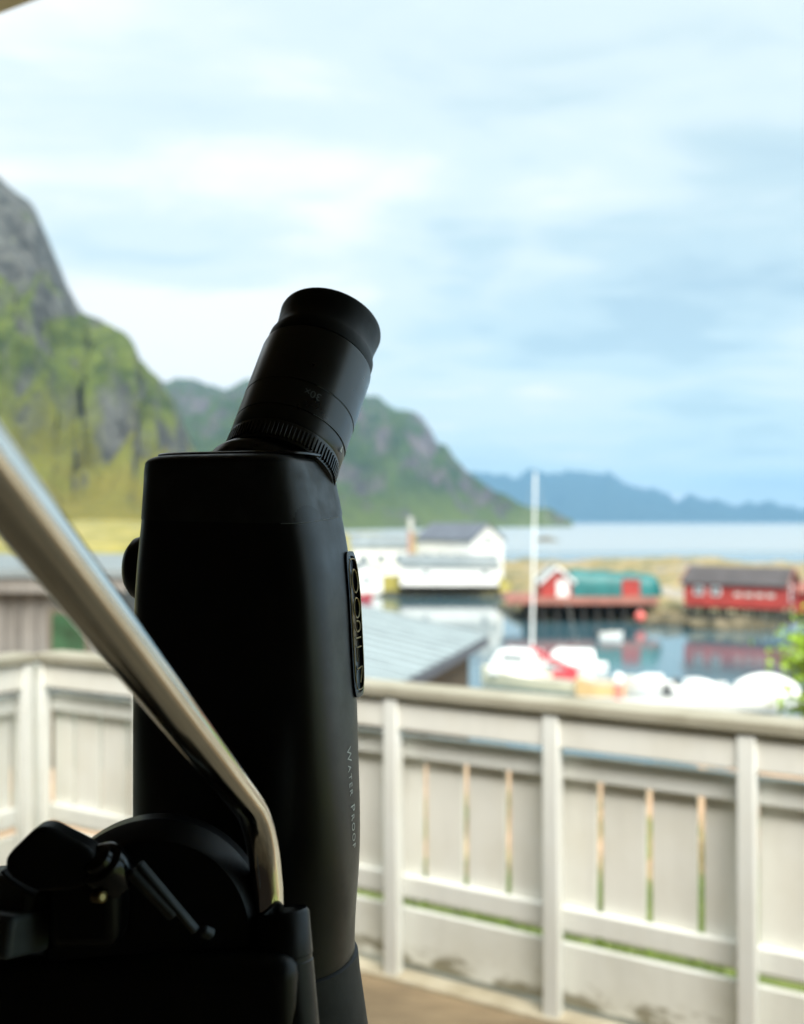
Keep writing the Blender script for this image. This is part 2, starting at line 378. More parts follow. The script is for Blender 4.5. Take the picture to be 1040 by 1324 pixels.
# ------------------------------------------------------------------ sea
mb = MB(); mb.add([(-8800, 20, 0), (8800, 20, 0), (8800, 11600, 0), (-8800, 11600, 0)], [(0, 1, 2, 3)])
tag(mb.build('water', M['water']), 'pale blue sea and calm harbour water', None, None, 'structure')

# ------------------------------------------------------------------ terrain patches
def fbm(x, y, z=0.0, o=5): return noise.fractal(Vector((x, y, z)), 0.9, 2.0, o)
def patch(name, x0, x1, y0, y1, nx, ny, fn, mat, label):
    mb = MB(); vs = []
    for j in range(ny + 1):
        for i in range(nx + 1):
            x = x0 + (x1 - x0) * i / nx; y = y0 + (y1 - y0) * j / ny; vs.append((x, y, fn(x, y)))
    fs = [(j * (nx + 1) + i, j * (nx + 1) + i + 1, (j + 1) * (nx + 1) + i + 1, (j + 1) * (nx + 1) + i) for j in range(ny) for i in range(nx)]
    mb.add(vs, fs); return tag(mb.build(name, mat, smooth=True, sharp=180), label, None, None, 'structure')
def ss(a, b, x):
    k = max(0.0, min(1.0, (x - a) / (b - a))); return k * k * (3 - 2 * k)
def near_ground(x, y):
    h = 5.75 - 6.6 * ss(5.0, 38.0, y) + 0.16 * fbm(x * 0.5, y * 0.5, 3)
    return h
patch('ground', -30, 40, -8, 40, 110, 80, near_ground, M['grass_ground'], 'grassy slope below the veranda')
def headland(x, y):      # under the white buildings and off to the left
    right = 12.5 + 2.0 * fbm(y * 0.06, 2.0)
    e = ss(right + 3, right - 3, x) * ss(106, 111, y + 2.5 * fbm(x * 0.07, 7.0) - 0.02 * max(0, -x - 25))
    return -1.2 + e * (3.0 + 0.9 * fbm(x * 0.06, y * 0.06, 1) + 0.006 * max(0, y - 120) + 0.02 * max(0, -x - 20))
patch('headland', -190, 22, 96, 380, 120, 120, headland, M['meadow'], 'low green headland behind the white buildings')
def islet(x, y):
    e = ss(8, 13, x + 2.0 * fbm(y * 0.05, 5.0)) * ss(75, 91, y + 4.5 * fbm(x * 0.12, 9.0)) * ss(176, 158, y + 8 * fbm(x * 0.03, 4.0))
    bumpy = 0.55 * fbm(x * 0.22, y * 0.22, 6) + 0.8 * fbm(x * 0.06, y * 0.05, 2)
    mound = 0.8 * math.exp(-((y - 152) / 12.0) ** 2) * ss(26, 32, x) * ss(52, 44, x)
    return -0.9 + e * (2.55 + bumpy + mound)
patch('islet', 4, 130, 72, 225, 150, 110, islet, M['islet'], 'low rocky islet with dry yellow grass')
def skerry(x, y):
    return -0.6 + 2.6 * math.exp(-((x - 60) / 5.0) ** 2 - ((y - 420) / 8.0) ** 2) + 0.3 * fbm(x * 0.3, y * 0.3)
patch('skerry', 42, 78, 400, 440, 24, 20, skerry, M['wetrock'], 'dark skerry in the sound')
def leftland(x, y):
    e = ss(-9.5, -15, x / y * 45.0 + 1.5 * fbm(y * 0.05, 1.0)) if y < 108 else 1.0
    return -1.5 + e * (5.0 + 0.016 * y + 0.7 * fbm(x * 0.07, y * 0.07, 8))
patch('meadow', -130, -4, 22, 300, 90, 120, lambda x, y: leftland(x, y) if x < -4 - 0.10 * y else -1.5, M['meadow'], 'yellow meadow at the foot of the cliff')

# mountains: real ridges at their own distance, with a foot in front and a back slope
def interp(pts, u):
    if u <= pts[0][0]: return pts[0][1]
    for (a, va), (b, vb) in zip(pts, pts[1:]):
        if u <= b: return va + (vb - va) * (u - a) / (b - a)
    return pts[-1][1]
def mountain(name, prof, u0, u1, nu, D, Dfoot, vfoot, expo, amp, freq, mat, label, nt=46, back=0.5, seed=0.0, ridge_rough=1.0):
    mb = MB(); rows = []
    for i in range(nu + 1):
        u = u0 + (u1 - u0) * i / nu; k = (u - 520.0) / F
        d = interp(D, u); df = interp(Dfoot, u) if isinstance(Dfoot, list) else Dfoot
        zr = CAMZ + (HZ - interp(prof, u)) / F * d
        zr += ridge_rough * amp * 0.22 * noise.fractal(Vector((k * d * freq * 3, seed, 0.3)), 0.8, 2.0, 4)
        zf = CAMZ + (HZ - vfoot) / F * df; zf = min(zf, zr - 1)
        col = [(k * df * 0.96, df * 0.96, -6.0)]
        for j in range(nt + 1):
            s = j / nt; dd = df + (d - df) * s
            base = zf + (zr - zf) * (s ** expo)
            env = math.sin(math.pi * min(1, s)) ** 0.8
            w = Vector((k * dd * freq, dd * freq * 0.8, seed))
            rid = noise.ridged_multi_fractal(w, 0.9, 2.1, 6, 1.0, 2.0) - 1.0
            gul = noise.fractal(Vector((k * d * freq * 3.2, base * freq * 0.9, seed + 4)), 0.8, 2.1, 5)
            z = base + env * amp * (0.62 * rid + 0.38 * gul)
            lim = CAMZ + (zr - CAMZ) * dd / d * 1.0          # stay under the ridge line
            col.append((k * dd, dd + env * amp * 0.5 * gul, min(z, max(lim, base) + 0.02 * amp)))
        for j in range(1, 9):
            s = j / 8; dd = d * (1 + back * s)
            col.append((k * d * (1 + 0.3 * back * s), dd, zr * (1 - s) ** 1.2 - 4 * s + amp * 0.15 * noise.noise(Vector((k * dd * freq * 2, dd * freq, seed)))))
        rows.append(col)
    n = len(rows[0]); vs = [p for c in rows for p in c]
    fs = [(i * n + j, (i + 1) * n + j, (i + 1) * n + j + 1, i * n + j + 1) for i in range(nu) for j in range(n - 1)]
    mb.add(vs, fs); return tag(mb.build(name, mat, smooth=True, sharp=180), label, None, None, 'structure')

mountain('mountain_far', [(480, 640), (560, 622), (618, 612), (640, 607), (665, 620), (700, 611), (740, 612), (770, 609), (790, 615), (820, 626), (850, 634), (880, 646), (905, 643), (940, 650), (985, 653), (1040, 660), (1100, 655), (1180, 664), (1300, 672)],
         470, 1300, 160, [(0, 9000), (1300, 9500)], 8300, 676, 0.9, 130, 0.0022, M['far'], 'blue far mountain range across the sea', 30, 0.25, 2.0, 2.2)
mountain('mountain_ridge', [(60, 470), (150, 500), (205, 492), (230, 488), (262, 496), (290, 501), (318, 488), (335, 496), (370, 520), (410, 500), (440, 505), (470, 511), (490, 513), (510, 530), (535, 534), (548, 543), (556, 553), (566, 572), (576, 574), (590, 596), (606, 612), (630, 628), (660, 645), (690, 660), (740, 673)],
         40, 740, 190, [(0, 2500), (740, 1900)], [(0, 900), (400, 900), (740, 1700)], 676, 1.2, 105, 0.0052, M['peak'], 'green rocky mountain behind the harbour', 70, 0.4, 5.0, 0.4)
mountain('cliff', [(-700, 60), (-420, 95), (-260, 120), (-120, 170), (-40, 200), (0, 226), (20, 246), (45, 268), (62, 305), (85, 360), (108, 408), (150, 427), (172, 455), (205, 490), (228, 530), (242, 572), (262, 600), (300, 632), (360, 662), (420, 672)],
         -700, 420, 230, [(-700, 800), (0, 700), (110, 690), (240, 600), (420, 520)], [(-700, 260), (0, 300), (240, 330), (420, 420)], 668, 1.35, 62, 0.013, M['cliff'], 'steep mossy cliff above the meadow', 70, 0.5, 9.0, 0.3)

# ------------------------------------------------------------------ veranda: deck, house, fence
DZ = CAMZ - 1.53
A = Vector((0.8654, -0.5011, 0)); N = Vector((0.5011, 0.8654, 0)); O0 = Vector((0, 3.4066, 0))
ROTF = Matrix.Rotation(R(-30.07), 3, 'Z')
def fp(s, n, z): return O0 + A * s + N * n + Vector((0, 0, DZ + z))    # fence coordinates; n = outward
mb = MB(); mb.box(fp(1.6, -2.25, -0.06), (7.2, 4.36, 0.12), ROTF)
tag(mb.build('deck_floor', M['deck']), 'brown plank floor of the veranda', None, None, 'structure')
mb = MB(); mb.box(fp(1.6, 0.035, -0.046), (7.2, 0.21, 0.12), ROTF)
tag(mb.build('deck_edge_board', M['deck_edge'], bevel=0.004), 'pale board along the veranda edge', None, None, 'structure')

house = empty('wooden_house', fp(-0.4, -4.05, 0))
tag(house, 'house with a beige wooden eave showing in the upper left corner', 'house')
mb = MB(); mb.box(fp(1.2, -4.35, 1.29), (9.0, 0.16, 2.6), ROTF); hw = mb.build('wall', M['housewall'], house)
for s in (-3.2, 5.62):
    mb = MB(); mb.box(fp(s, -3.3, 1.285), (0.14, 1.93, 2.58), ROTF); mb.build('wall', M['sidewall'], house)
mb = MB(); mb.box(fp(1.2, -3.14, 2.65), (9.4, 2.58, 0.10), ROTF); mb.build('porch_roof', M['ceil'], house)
mb = MB(); mb.box(fp(1.2, -1.735, 2.63), (9.4, 0.21, 0.2), ROTF); mb.build('eave_board', M['eave'], house, bevel=0.004)
for s in (-3.2, 5.62):
    mb = MB(); mb.box(fp(s, -1.80, 1.29), (0.1, 0.1, 2.58), ROTF); mb.build('roof_post', M['paint2'], house, bevel=0.006)

def build_fence(root, frame, rot, s0, s1, posts, g0, pitch, corner=False):
    """frame(s, n, z): point; n<0 is the house side"""
    mid = (s0 + s1) / 2; L = s1 - s0
    def bar(name, n, z0, z1, th, mat, bev=0.004, ext=0.0):
        m = MB(); m.box(frame(mid, n, (z0 + z1) / 2), (L + ext, th, z1 - z0), rot); return m.build(name, mat, root, bevel=bev)
    bar('rail_cap', 0.0, 0.944, 0.980, 0.132, M['cap'], 0.006)
    bar('upper_board', -0.033, 0.838, 0.942, 0.024, M['paint2'])
    bar('panel_rail', 0.016, 0.735, 0.810, 0.028, M['paint'])
    bar('panel_rail', 0.016, 0.262, 0.332, 0.028, M['paint'])
    bar('bottom_board', 0.016, 0.034, 0.224, 0.026, M['paint_mould'])
    for s in posts:
        m = MB(); m.box(frame(s, -0.0315, 0.469), (0.051, 0.051, 0.938), rot); m.build('post', M['paint'], root, bevel=0.005)
    k = math.ceil((s0 - g0) / pitch)
    g = g0 + (k - 1) * pitch
    while g < s1:
        a, b = max(g + 0.0105, s0), min(g + pitch - 0.0105, s1); g += pitch
        if b - a < 0.02: continue
        m = MB(); dz = random.uniform(-0.004, 0.004)
        m.box(frame((a + b) / 2, 0.042, 0.525 + dz), (b - a, 0.020, 0.565), rot); m.build('picket', M['paint2'], root, bevel=0.003)

fence = empty('picket_fence', fp(1.135, 0, 0))
tag(fence, 'white veranda fence with vertical boards facing the harbour', 'fence')
build_fence(fence, fp, ROTF, -1.74, 4.0, [-1.74, -1.165, -0.59, -0.0152, 0.556, 1.135, 1.71, 2.29, 2.87, 3.45], 0.069, 0.1535)
CO = fp(-1.78, 0.0, -0.0)     # corner
A2 = -N; N2 = -A
ROT2 = Matrix(((A2.x, -N2.x * -1, 0), (A2.y, -N2.y * -1, 0), (0, 0, 1)))
ROT2 = Matrix((Vector((A2.x, N2.x, 0)), Vector((A2.y, N2.y, 0)), Vector((0, 0, 1))))
def fp2(s, n, z): return O0 + A * (-1.742 - 0.045 - n * -1) * 1.0 + N * 0.0 + A2 * s + Vector((0, 0, DZ + z)) if False else O0 + A * (-1.785) + N2 * n + A2 * s + Vector((0, 0, DZ + z))
fence2 = empty('picket_fence', fp2(1.0, 0, 0))
tag(fence2, 'short white fence wing turning back to the house at the left edge', 'fence')
build_fence(fence2, fp2, ROT2, 0.074, 3.9, [0.11, 0.50, 1.08, 1.66, 2.24, 2.82, 3.40], 0.12, 0.1535)

# ------------------------------------------------------------------ spotting scope
scope = empty('spotting_scope', P(318, 1500, 0.60))
tag(scope, 'black spotting scope stood upright with its eyepiece tilted up', 'spotting scope')
YC = 0.600; HB = 0.048
ROWS = [(600, 189, 429), (620, 186.5, 434), (660, 185, 440), (700, 180, 449), (760, 174.5, 456), (850, 172.5, 460), (950, 172, 463), (1050, 172, 466), (1110, 172, 465.5), (1160, 173, 461), (1200, 174, 458.5), (1226, 174, 459)]
def nexp(v): return 2.2 + 2.3 * ss(1190, 800, v)
PHI = R(-16.5); CP, SP = math.cos(PHI), math.sin(PHI)
def turn(cx, X, Y): return cx + X * CP - Y * SP, YC + X * SP + Y * CP      # the scope is turned a little about its own axis
def section(v, ul, ur, hb=HB, nn=72, grow=0.0):
    """rounded-square section whose picture edges fall on ul..ur at row v"""
    z = CAMZ + (HZ - v) / F * YC; ex = 2.0 / nexp(v)
    cx = ((ul + ur) / 2 - 520) / F * YC; a = (ur - ul) / 2 / F * YC * 0.9
    b = hb * (0.93 + 0.12 * ss(1000, 1220, v))
    for it in range(14):
        us = []
        for k in range(nn):
            th = 2 * math.pi * k / nn; c, s = math.cos(th), math.sin(th)
            x, y = turn(cx, a * math.copysign(abs(c) ** ex, c), b * math.copysign(abs(s) ** ex, s))
            us.append(520 + F * x / y)
        lo_, hi_ = min(us), max(us)
        a += ((ur - ul) - (hi_ - lo_)) / 2 / F * YC * 0.9; cx += ((ul + ur) - (lo_ + hi_)) / 2 / F * YC
    return cx, a + grow, b + grow, ex, z
def ring(sec, n=96, zfn=None):
    cx, a, b, ex, z = sec; out = []
    for k in range(n):
        th = 2 * math.pi * k / n; c, s = math.cos(th), math.sin(th)
        x, y = turn(cx, a * math.copysign(abs(c) ** ex, c), b * math.copysign(abs(s) ** ex, s))
        out.append(Vector((x, y, z + (zfn(y) if zfn else 0))))
    return out
def rowat(v):
    return interp([(r[0], r[1]) for r in ROWS], v), interp([(r[0], r[2]) for r in ROWS], v)
def smoothrow(v):
    a = b = w = 0
    for dv in (-30, -20, -10, 0, 10, 20, 30):
        l, r = rowat(min(1226, max(600, v + dv))); a += l; b += r; w += 1
    return (a / w, b / w)
def side_pt(v, Y, lift=0.0, flat=False):
    """a point on the right-hand face: Y metres along the face from its middle (towards the back), lifted off it"""
    l, r = smoothrow(min(1226, v)); cx, a, b, ex, z = section(v, l, r)
    q = min(0.999, abs(Y) / b); X = a * (0.975 if flat else (1 - q ** (2 / ex)) ** (ex / 2))
    x, y = turn(cx, X + lift, Y); return Vector((x, y, z))
body = MB(); rings = []
for i in range(0, 41):
    v = 640 + (1226 - 640) * i / 40; l, r = smoothrow(v); rings.append(ring(section(v, l, r)))
body.loft(rings); bodyo = body.build('body', M['armour'], scope, smooth=True, sharp=50)
# armour cap over the prism housing, 1.2 mm proud, lower edge sloping to the front
cap = MB(); tilt = lambda y: (y - 0.60) * 0.075
rings = []
lo = smoothrow(668)
rings.append(ring(section(668, *lo, grow=-0.002), zfn=tilt))
rings.append(ring(section(668, *lo, grow=0.0004), zfn=tilt))
for v in (662, 655, 640, 630, 620, 612):
    l, r = smoothrow(v); rings.append(ring(section(v, l, r, grow=0.0004), zfn=(lambda y, q=ss(612, 668, v): tilt(y) * q)))
l, r = rowat(604)
c0 = section(604, l, r)
for k in range(0, 7):       # rounded shoulder
    a = math.pi / 2 * k / 6; g = 0.0095 * (1 - math.cos(a)); dz = 0.0055 * math.sin(a)
    rings.append(ring((c0[0], c0[1] + 0.0004 - g, c0[2] + 0.0004 - g, c0[3], c0[4] + dz)))
cap.loft(rings); cap.build('top_cap', M['caprub'], scope, smooth=True, sharp=50)
# pale seam line at the cap's lower edge on the right shoulder
mb = MB(); pts = []
lcx, la, lb, lex, lz = section(668, *lo, grow=0.0006)
for k in range(18):
    th = R(-56 + 62 * k / 17); c, s = math.cos(th), math.sin(th)
    x, y = turn(lcx, la * math.copysign(abs(c) ** lex, c), lb * math.copysign(abs(s) ** lex, s))
    pts.append(Vector((x, y, lz + tilt(y) - 0.0002)))
mb.tube(pts, 0.00028, 6); mb.build('edge_line', M['grey_mark'], scope, smooth=True)
# mould line down the left-hand side
mb = MB(); pts = []
for q in range(16):
    v = 684 + 125 * q / 15; l, r = smoothrow(v); cx_, a_, b_, ex_, z_ = section(v, l, r, grow=0.0002); th = R(192 + 8 * q / 15); c, s = math.cos(th), math.sin(th)
    x, y = turn(cx_, a_ * math.copysign(abs(c) ** ex_, c), b_ * math.copysign(abs(s) ** ex_, s)); pts.append(Vector((x, y, z_)))
mb.tube(pts, 0.0003, 6); mb.build('mould_line', M['grey_mark'], scope, smooth=True)
# top plate the eyepiece turns on
mb = MB(); tcx, ta, tb, tex, tz = section(604, l, r)
mb.loft([ring((tcx, ta - 0.012, tb - 0.010, tex, tz + 0.0055)), ring((tcx, ta - 0.012, tb - 0.010, tex, tz + 0.0065)), ring((tcx, ta - 0.013, tb - 0.011, tex, tz + 0.0072))])
mb.build('top_plate', M['anod'], scope, smooth=True)

# objective ring and hood below
hood = MB(); rings = []
for v, l, r, g in ((1224, 174, 459, 0.0), (1226, 174, 460.5, 0.0012), (1250, 174, 463, 0.0012), (1324, 173, 474, 0.0012), (1420, 172, 480, 0.0012), (1480, 172, 482, 0.001), (1500, 173, 482, -0.002)):
    rings.append(ring(section(v, l, r, hb=0.049, grow=g)))
hood.loft(rings); hood.build('objective_hood', M['rubber'], scope, smooth=True, sharp=50)
sc = section(1500, 173, 482)
mb = MB(); mb.lathe((sc[0], YC, sc[4] + 0.001), (0, 0, -1), [(0, 0.04), (0.003, 0.04), (0.0045, 0.025), (0.005, 0.0)], 48); mb.build('objective_lens', M['lens'], scope, smooth=True)

# eyepiece
EB = P(353, 628, 0.600); ER = P(428, 421, 0.668); EAX = (ER - EB).normalized(); EL = (ER - EB).length
eye = MB()
k = EL / 215.0                      # metres per picture pixel along the axis
def es(px): return EL - px * k      # distance from base for 'px below the rim'
r0 = 0.0350
eye.lathe(EB, EAX, [(-0.012, 0.024), (es(200), r0 - 0.005), (es(197), r0 - 0.0012), (es(178), r0 - 0.0004), (es(176), r0 - 0.0006), (es(174), r0),
                    (es(159.5), r0 + 0.0002), (es(159), r0 - 0.0005), (es(158), r0 - 0.0005), (es(157.5), r0 + 0.0002), (es(126.8), r0 + 0.0005), (es(126.4), r0 + 0.0001), (es(125.4), r0 + 0.0001), (es(125), r0 + 0.0006),
                    (es(60), r0 + 0.0012), (es(57), r0 + 0.0010), (es(56), r0 - 0.0006), (es(54), r0 - 0.0008)], 96)
bcol = MB(); bo_ = EB + Vector((-0.0065, 0, 0.0))
bcol.lathe(bo_, EAX, [(-0.014, 0.0345), (es(214), 0.0352), (es(204), 0.0348), (es(197), 0.0320), (es(196), 0.020)], 72); bcol.build('base_collar', M['anod'], scope, smooth=True, sharp=40)
eo = eye.build('eyepiece', M['anod'], scope, smooth=True, sharp=30)
cup = MB()
cup.lathe(EB, EAX, [(es(55), r0 - 0.002), (es(54), r0 - 0.0001), (es(50), r0 + 0.0002), (es(41), r0 + 0.0001), (es(38), r0 - 0.0006), (es(28), r0 - 0.0019), (es(18), r0 - 0.0017), (es(8), r0 - 0.0010), (es(2), r0 - 0.0006), (es(0), r0 - 0.0009), (es(-1), r0 - 0.0016),
                    (es(1), r0 - 0.004), (es(12), r0 - 0.009), (es(20), 0.018), (es(21), 0.0)], 96)
cup.build('eyecup', M['cup'], eo, smooth=True, sharp=50)
knurl = MB()
aux = (Vector((0, 0, 1)) - EAX * EAX.z).normalized(); auy = EAX.cross(aux)
NK = 84
for q in range(NK):
    th = 2 * math.pi * q / NK; rad = aux * math.cos(th) + auy * math.sin(th); tan = EAX.cross(rad)
    rot = Matrix((Vector((EAX.x, tan.x, rad.x)), Vector((EAX.y, tan.y, rad.y)), Vector((EAX.z, tan.z, rad.z))))
    knurl.box(EB + EAX * es(187) + rad * (r0 - 0.0004), (15 * k, 0.0012, 0.0012), rot)
knurl.build('knurled_ring', M['anod'], eo, bevel=0.0002, seg=1)
# angles around the eyepiece, found by looking towards the camera
def eye_pt(spx, th, lift=0.0):
    rr = r0 + 0.0006 + lift
    rad = aux * math.cos(th) + auy * math.sin(th)
    return EB + EAX * es(spx) + rad * rr
def proj(p): return 520 + F * p.x / p.y, HZ - F * (p.z - CAMZ) / p.y
def best_th(spx, u, v):
    b = None
    for q in range(720):
        th = 2 * math.pi * q / 720; p = eye_pt(spx, th)
        rad = (p - (EB + EAX * es(spx))).normalized()
        if rad.dot(Vector((0, 0, CAMZ)) - p) <= 0: continue
        pu, pv = proj(p); e = (pu - u) ** 2 + (pv - v) ** 2
        if b is None or e < b[0]: b = (e, th)
    return b[1]

def text_mesh(body, size, shear=0.0):
    cu = bpy.data.curves.new('txt', 'FONT'); cu.body = body; cu.size = size; cu.align_x = 'LEFT'; cu.shear = shear
    cu.resolution_u = 3
    o = bpy.data.objects.new('txt', cu); COL.objects.link(o)
    dg = bpy.context.evaluated_depsgraph_get(); me = bpy.data.meshes.new_from_object(o.evaluated_get(dg))
    vs = [tuple(v.co) for v in me.vertices]; fs = [tuple(p.vertices) for p in me.polygons]
    bpy.data.objects.remove(o); bpy.data.meshes.remove(me)
    return vs, fs
def flat_text(body, size, offx=0.0):
    vs, fs = text_mesh(body, size); return [(x + offx, y) for x, y, z in vs], fs

# "30x" upside down on the barrel, white index triangle below it
vs, fs = flat_text('30x', 0.0072)
w = max(x for x, y in vs)
th_c = best_th(139, 396, 530)
mb = MB(); sgn = 1.0
test = proj(eye_pt(140, th_c + 0.1))[0] - proj(eye_pt(140, th_c))[0]
dirx = -1.0 if test > 0 else 1.0         # upside down: text runs right-to-left on the picture
mb.add([eye_pt(134 + y / k, th_c + dirx * (x - w / 2) / r0, 0.0004) for x, y in vs], fs)
mb.build('lettering', M['grey_mark'], eo)
th_t = best_th(176, 434.5, 592)
mb = MB(); hw_ = 0.0012
mb.add([eye_pt(170 , th_t - hw_ / r0 * dirx, 0.0005), eye_pt(170, th_t + hw_ / r0 * dirx, 0.0005), eye_pt(162, th_t, 0.0005)], [(0, 1, 2)])
mb.build('index_mark', M['white_mark'], eo)
for s_ in (125.9, 158.5):
    th0 = best_th(s_, 400 if s_ < 140 else 398, 520 if s_ < 140 else 550); th1 = best_th(s_, 452 if s_ < 140 else 446, 560 if s_ < 140 else 590)
    d_ = (th1 - th0 + math.pi) % (2 * math.pi) - math.pi
    mb = MB(); mb.tube([eye_pt(s_, th0 + d_ * q / 20, 0.0) for q in range(21)], 0.00022, 6); mb.build('ring_line', M['grey_mark'], eo, smooth=True)

# focus knob behind the left side
mb = MB(); kc = P(190, 735, 0.625)
mb.lathe(kc + Vector((0.012, 0, 0)), (-1, 0.15, 0), [(0, 0.0205), (0.014, 0.0205), (0.019, 0.0190), (0.0225, 0.0150), (0.0245, 0.008), (0.025, 0.0)], 40)
mb.build('focus_knob', M['armour'], scope, smooth=True)

# badge plate on the right side: raised frame, dark field, gold loops (seen almost edge-on)
def badge_pt(sv, ty, lift): return side_pt(sv, 0.0145 + ty * 0.55, lift, True)
def oval(v0, v1, w, inset, n=40, e=0.45):
    out = []
    for q in range(n):
        th = 2 * math.pi * q / n; c, s = math.cos(th), math.sin(th)
        out.append(((v0 + v1) / 2 + ((v1 - v0) / 2 - inset * 1.0) * math.copysign(abs(s) ** e, s), w / 2 + (w / 2 - inset * 0.00045) * math.copysign(abs(c) ** e, c)))
    return out
bo = oval(713, 903, 0.036, 0); bi = oval(713, 903, 0.036, 6)
mb = MB(); mb.loft([[badge_pt(v, y, 0.0002) for v, y in bo], [badge_pt(v, y, 0.0026) for v, y in bo], [badge_pt(v, y, 0.0028) for v, y in bi], [badge_pt(v, y, 0.0016) for v, y in bi]], True)
plate = mb.build('badge', M['gloss'], scope, smooth=True, sharp=35)
mb = MB(); mb.tube([badge_pt(v, y, 0.0031) for v, y in oval(716, 900, 0.036, 7)] + [badge_pt(*oval(716, 900, 0.036, 7)[0], 0.0031)], 0.00035, 6)
# loops and strokes of the emblem, running down the plate
def loop(vc, hv, yc, hy, a0=0, a1=360, n=22):
    return [badge_pt(vc + hv * math.sin(R(a0 + (a1 - a0) * q / n)), yc + hy * math.cos(R(a0 + (a1 - a0) * q / n)), 0.0032) for q in range(n + 1)]
for args in ((752, 15, 0.018, 0.009), (787, 13, 0.018, 0.009), (811, 7, 0.018, 0.008, -120, 170)):
    mb.tube(loop(*args), 0.00042, 6)
for seq in ([(826, 0.010), (826, 0.026)], [(838, 0.026), (838, 0.011), (856, 0.011)], [(866, 0.010), (864, 0.026), (884, 0.018)]):
    mb.tube([badge_pt(v, y, 0.0032) for v, y in seq], 0.00042, 6)
mb.build('emblem', M['gold'], plate, smooth=True)

# WATER PROOF lettering, small capitals, running down the right side
def put_text(txt, size, v_start, mb):
    vs, fs = flat_text(txt, size); wd = max(x for x, y in vs)
    out = []
    for x, y in vs:
        v = v_start + x * F / YC * 1.0
        out.append((v, y))
    return out, fs, v_start + wd * F / YC
mb = MB(); vcur = 962.0
for txt, size in (('W', 0.0086), ('ATER', 0.0062), (None, 0.0040), ('P', 0.0086), ('ROOF', 0.0062)):
    if txt is None: vcur += size * F / YC; continue
    for ch in txt:
        pts, fs, vend = put_text(ch, size, vcur, mb)
        out = []
        for v, y in pts: out.append(side_pt(HZ + (v - HZ) * 0.985, -0.002 + y * 1.15, 0.0003))
        mb.add(out, fs); vcur = vend + 0.0012 * F / YC
mb.build('lettering', M['white_mark'], scope)
# mounting foot that joins the scope to the tripod head
mb = MB(); f0 = P(250, 1235, 0.545); mb.box((f0.x, 0.548, f0.z), (0.045, 0.03, 0.075)); mb.build('mount_foot', M['anod'], scope, bevel=0.004)

# ------------------------------------------------------------------ tripod with fluid head and pan handle
tri_top = P(205, 1330, 0.49)
tripod = empty('tripod', (tri_top.x, 0.50, DZ))
tag(tripod, 'black tripod with a bare metal pan handle holding the scope', 'tripod')
PX = lambda px, d: px * d / F
# tilt drum
dc = P(195, 1217, 0.470); dax = Vector((-0.12, 1.0, -0.10)).normalized()
mb = MB(); mb.lathe(dc, dax, [(0.0, PX(100, .47)), (0.0004, PX(126, .47)), (0.002, PX(130, .47)), (0.011, PX(145, .47)), (0.013, PX(148, .47)), (0.026, PX(149, .47)), (0.030, PX(144, .47)), (0.05, PX(130, .47))], 72)
mb.build('tilt_drum', M['plastic'], tripod, smooth=True, sharp=25)
# head block below
mb = MB(); hb = P(190, 1345, 0.475); mb.box((hb.x, 0.490, hb.z), (PX(395, .475), 0.060, PX(240, .475))); mb.build('head_block', M['plastic'], tripod, bevel=0.010, seg=4)
# stepped bracket at far left
mb = MB(); b1 = P(-14, 1208, 0.455)
rt = Matrix.Rotation(R(-18), 3, 'Z') @ Matrix.Rotation(R(-14), 3, 'X')
mb.box((b1.x, 0.462, b1.z), (PX(120, .455), 0.032, PX(54, .455)), rt)
mb.box((b1.x + 0.003, 0.480, b1.z + 0.010), (PX(120, .455), 0.034, PX(54, .455)), rt)
mb.build('head_bracket', M['skylit'], tripod, bevel=0.003, seg=3)
# wing knob: collar and paddle
kc = P(132, 1118, 0.455); kax = (P(60, 1112, 0.445) - P(150, 1122, 0.462)).normalized()
mb = MB(); mb.lathe(kc, Vector((-0.35, -0.55, 0.75)), [(-0.012, 0.0105), (0.0, 0.0112), (0.002, 0.0106), (0.003, 0.0094), (0.0034, 0.0075), (0.006, 0.0070), (0.007, 0.005)], 40)
coll = mb.build('knob_collar', M['gloss'], tripod, smooth=True, sharp=30)
outline = [(6, 1113), (10, 1105), (28, 1087), (42, 1074), (52, 1070.5), (64, 1071.5), (82, 1081), (100, 1090), (118, 1100), (128, 1118), (122, 1140), (104, 1150), (78, 1154), (52, 1155), (40, 1151), (24, 1142), (12, 1134), (6, 1124)]
def rounded(pts, it=2):
    for _ in range(it):
        q = []
        for i in range(len(pts)):
            a, b = Vector(pts[i]), Vector(pts[(i + 1) % len(pts)]); q += [tuple(a * .75 + b * .25), tuple(a * .25 + b * .75)]
        pts = q
    return pts
ol = rounded(outline, 1)
mb = MB(); mb.prism([P(u, v, 0.442 + (u / 128) * 0.008) for u, v in ol], Vector((0.001, 0.011, 0.001)))
wing = mb.build('wing_knob', M['plastic'], tripod, bevel=0.0022, seg=3)
mb = MB()
for q in range(16):
    f_ = q / 15; u = 8 + 40 * f_; v = 1124 + 30 * f_ ** 0.8
    mb.box(P(u, v, 0.4475), (0.0016, 0.009, 0.0016), Matrix.Rotation(R(40), 3, 'Y'))
mb.build('grip_ribs', M['plastic'], wing, bevel=0.0004)
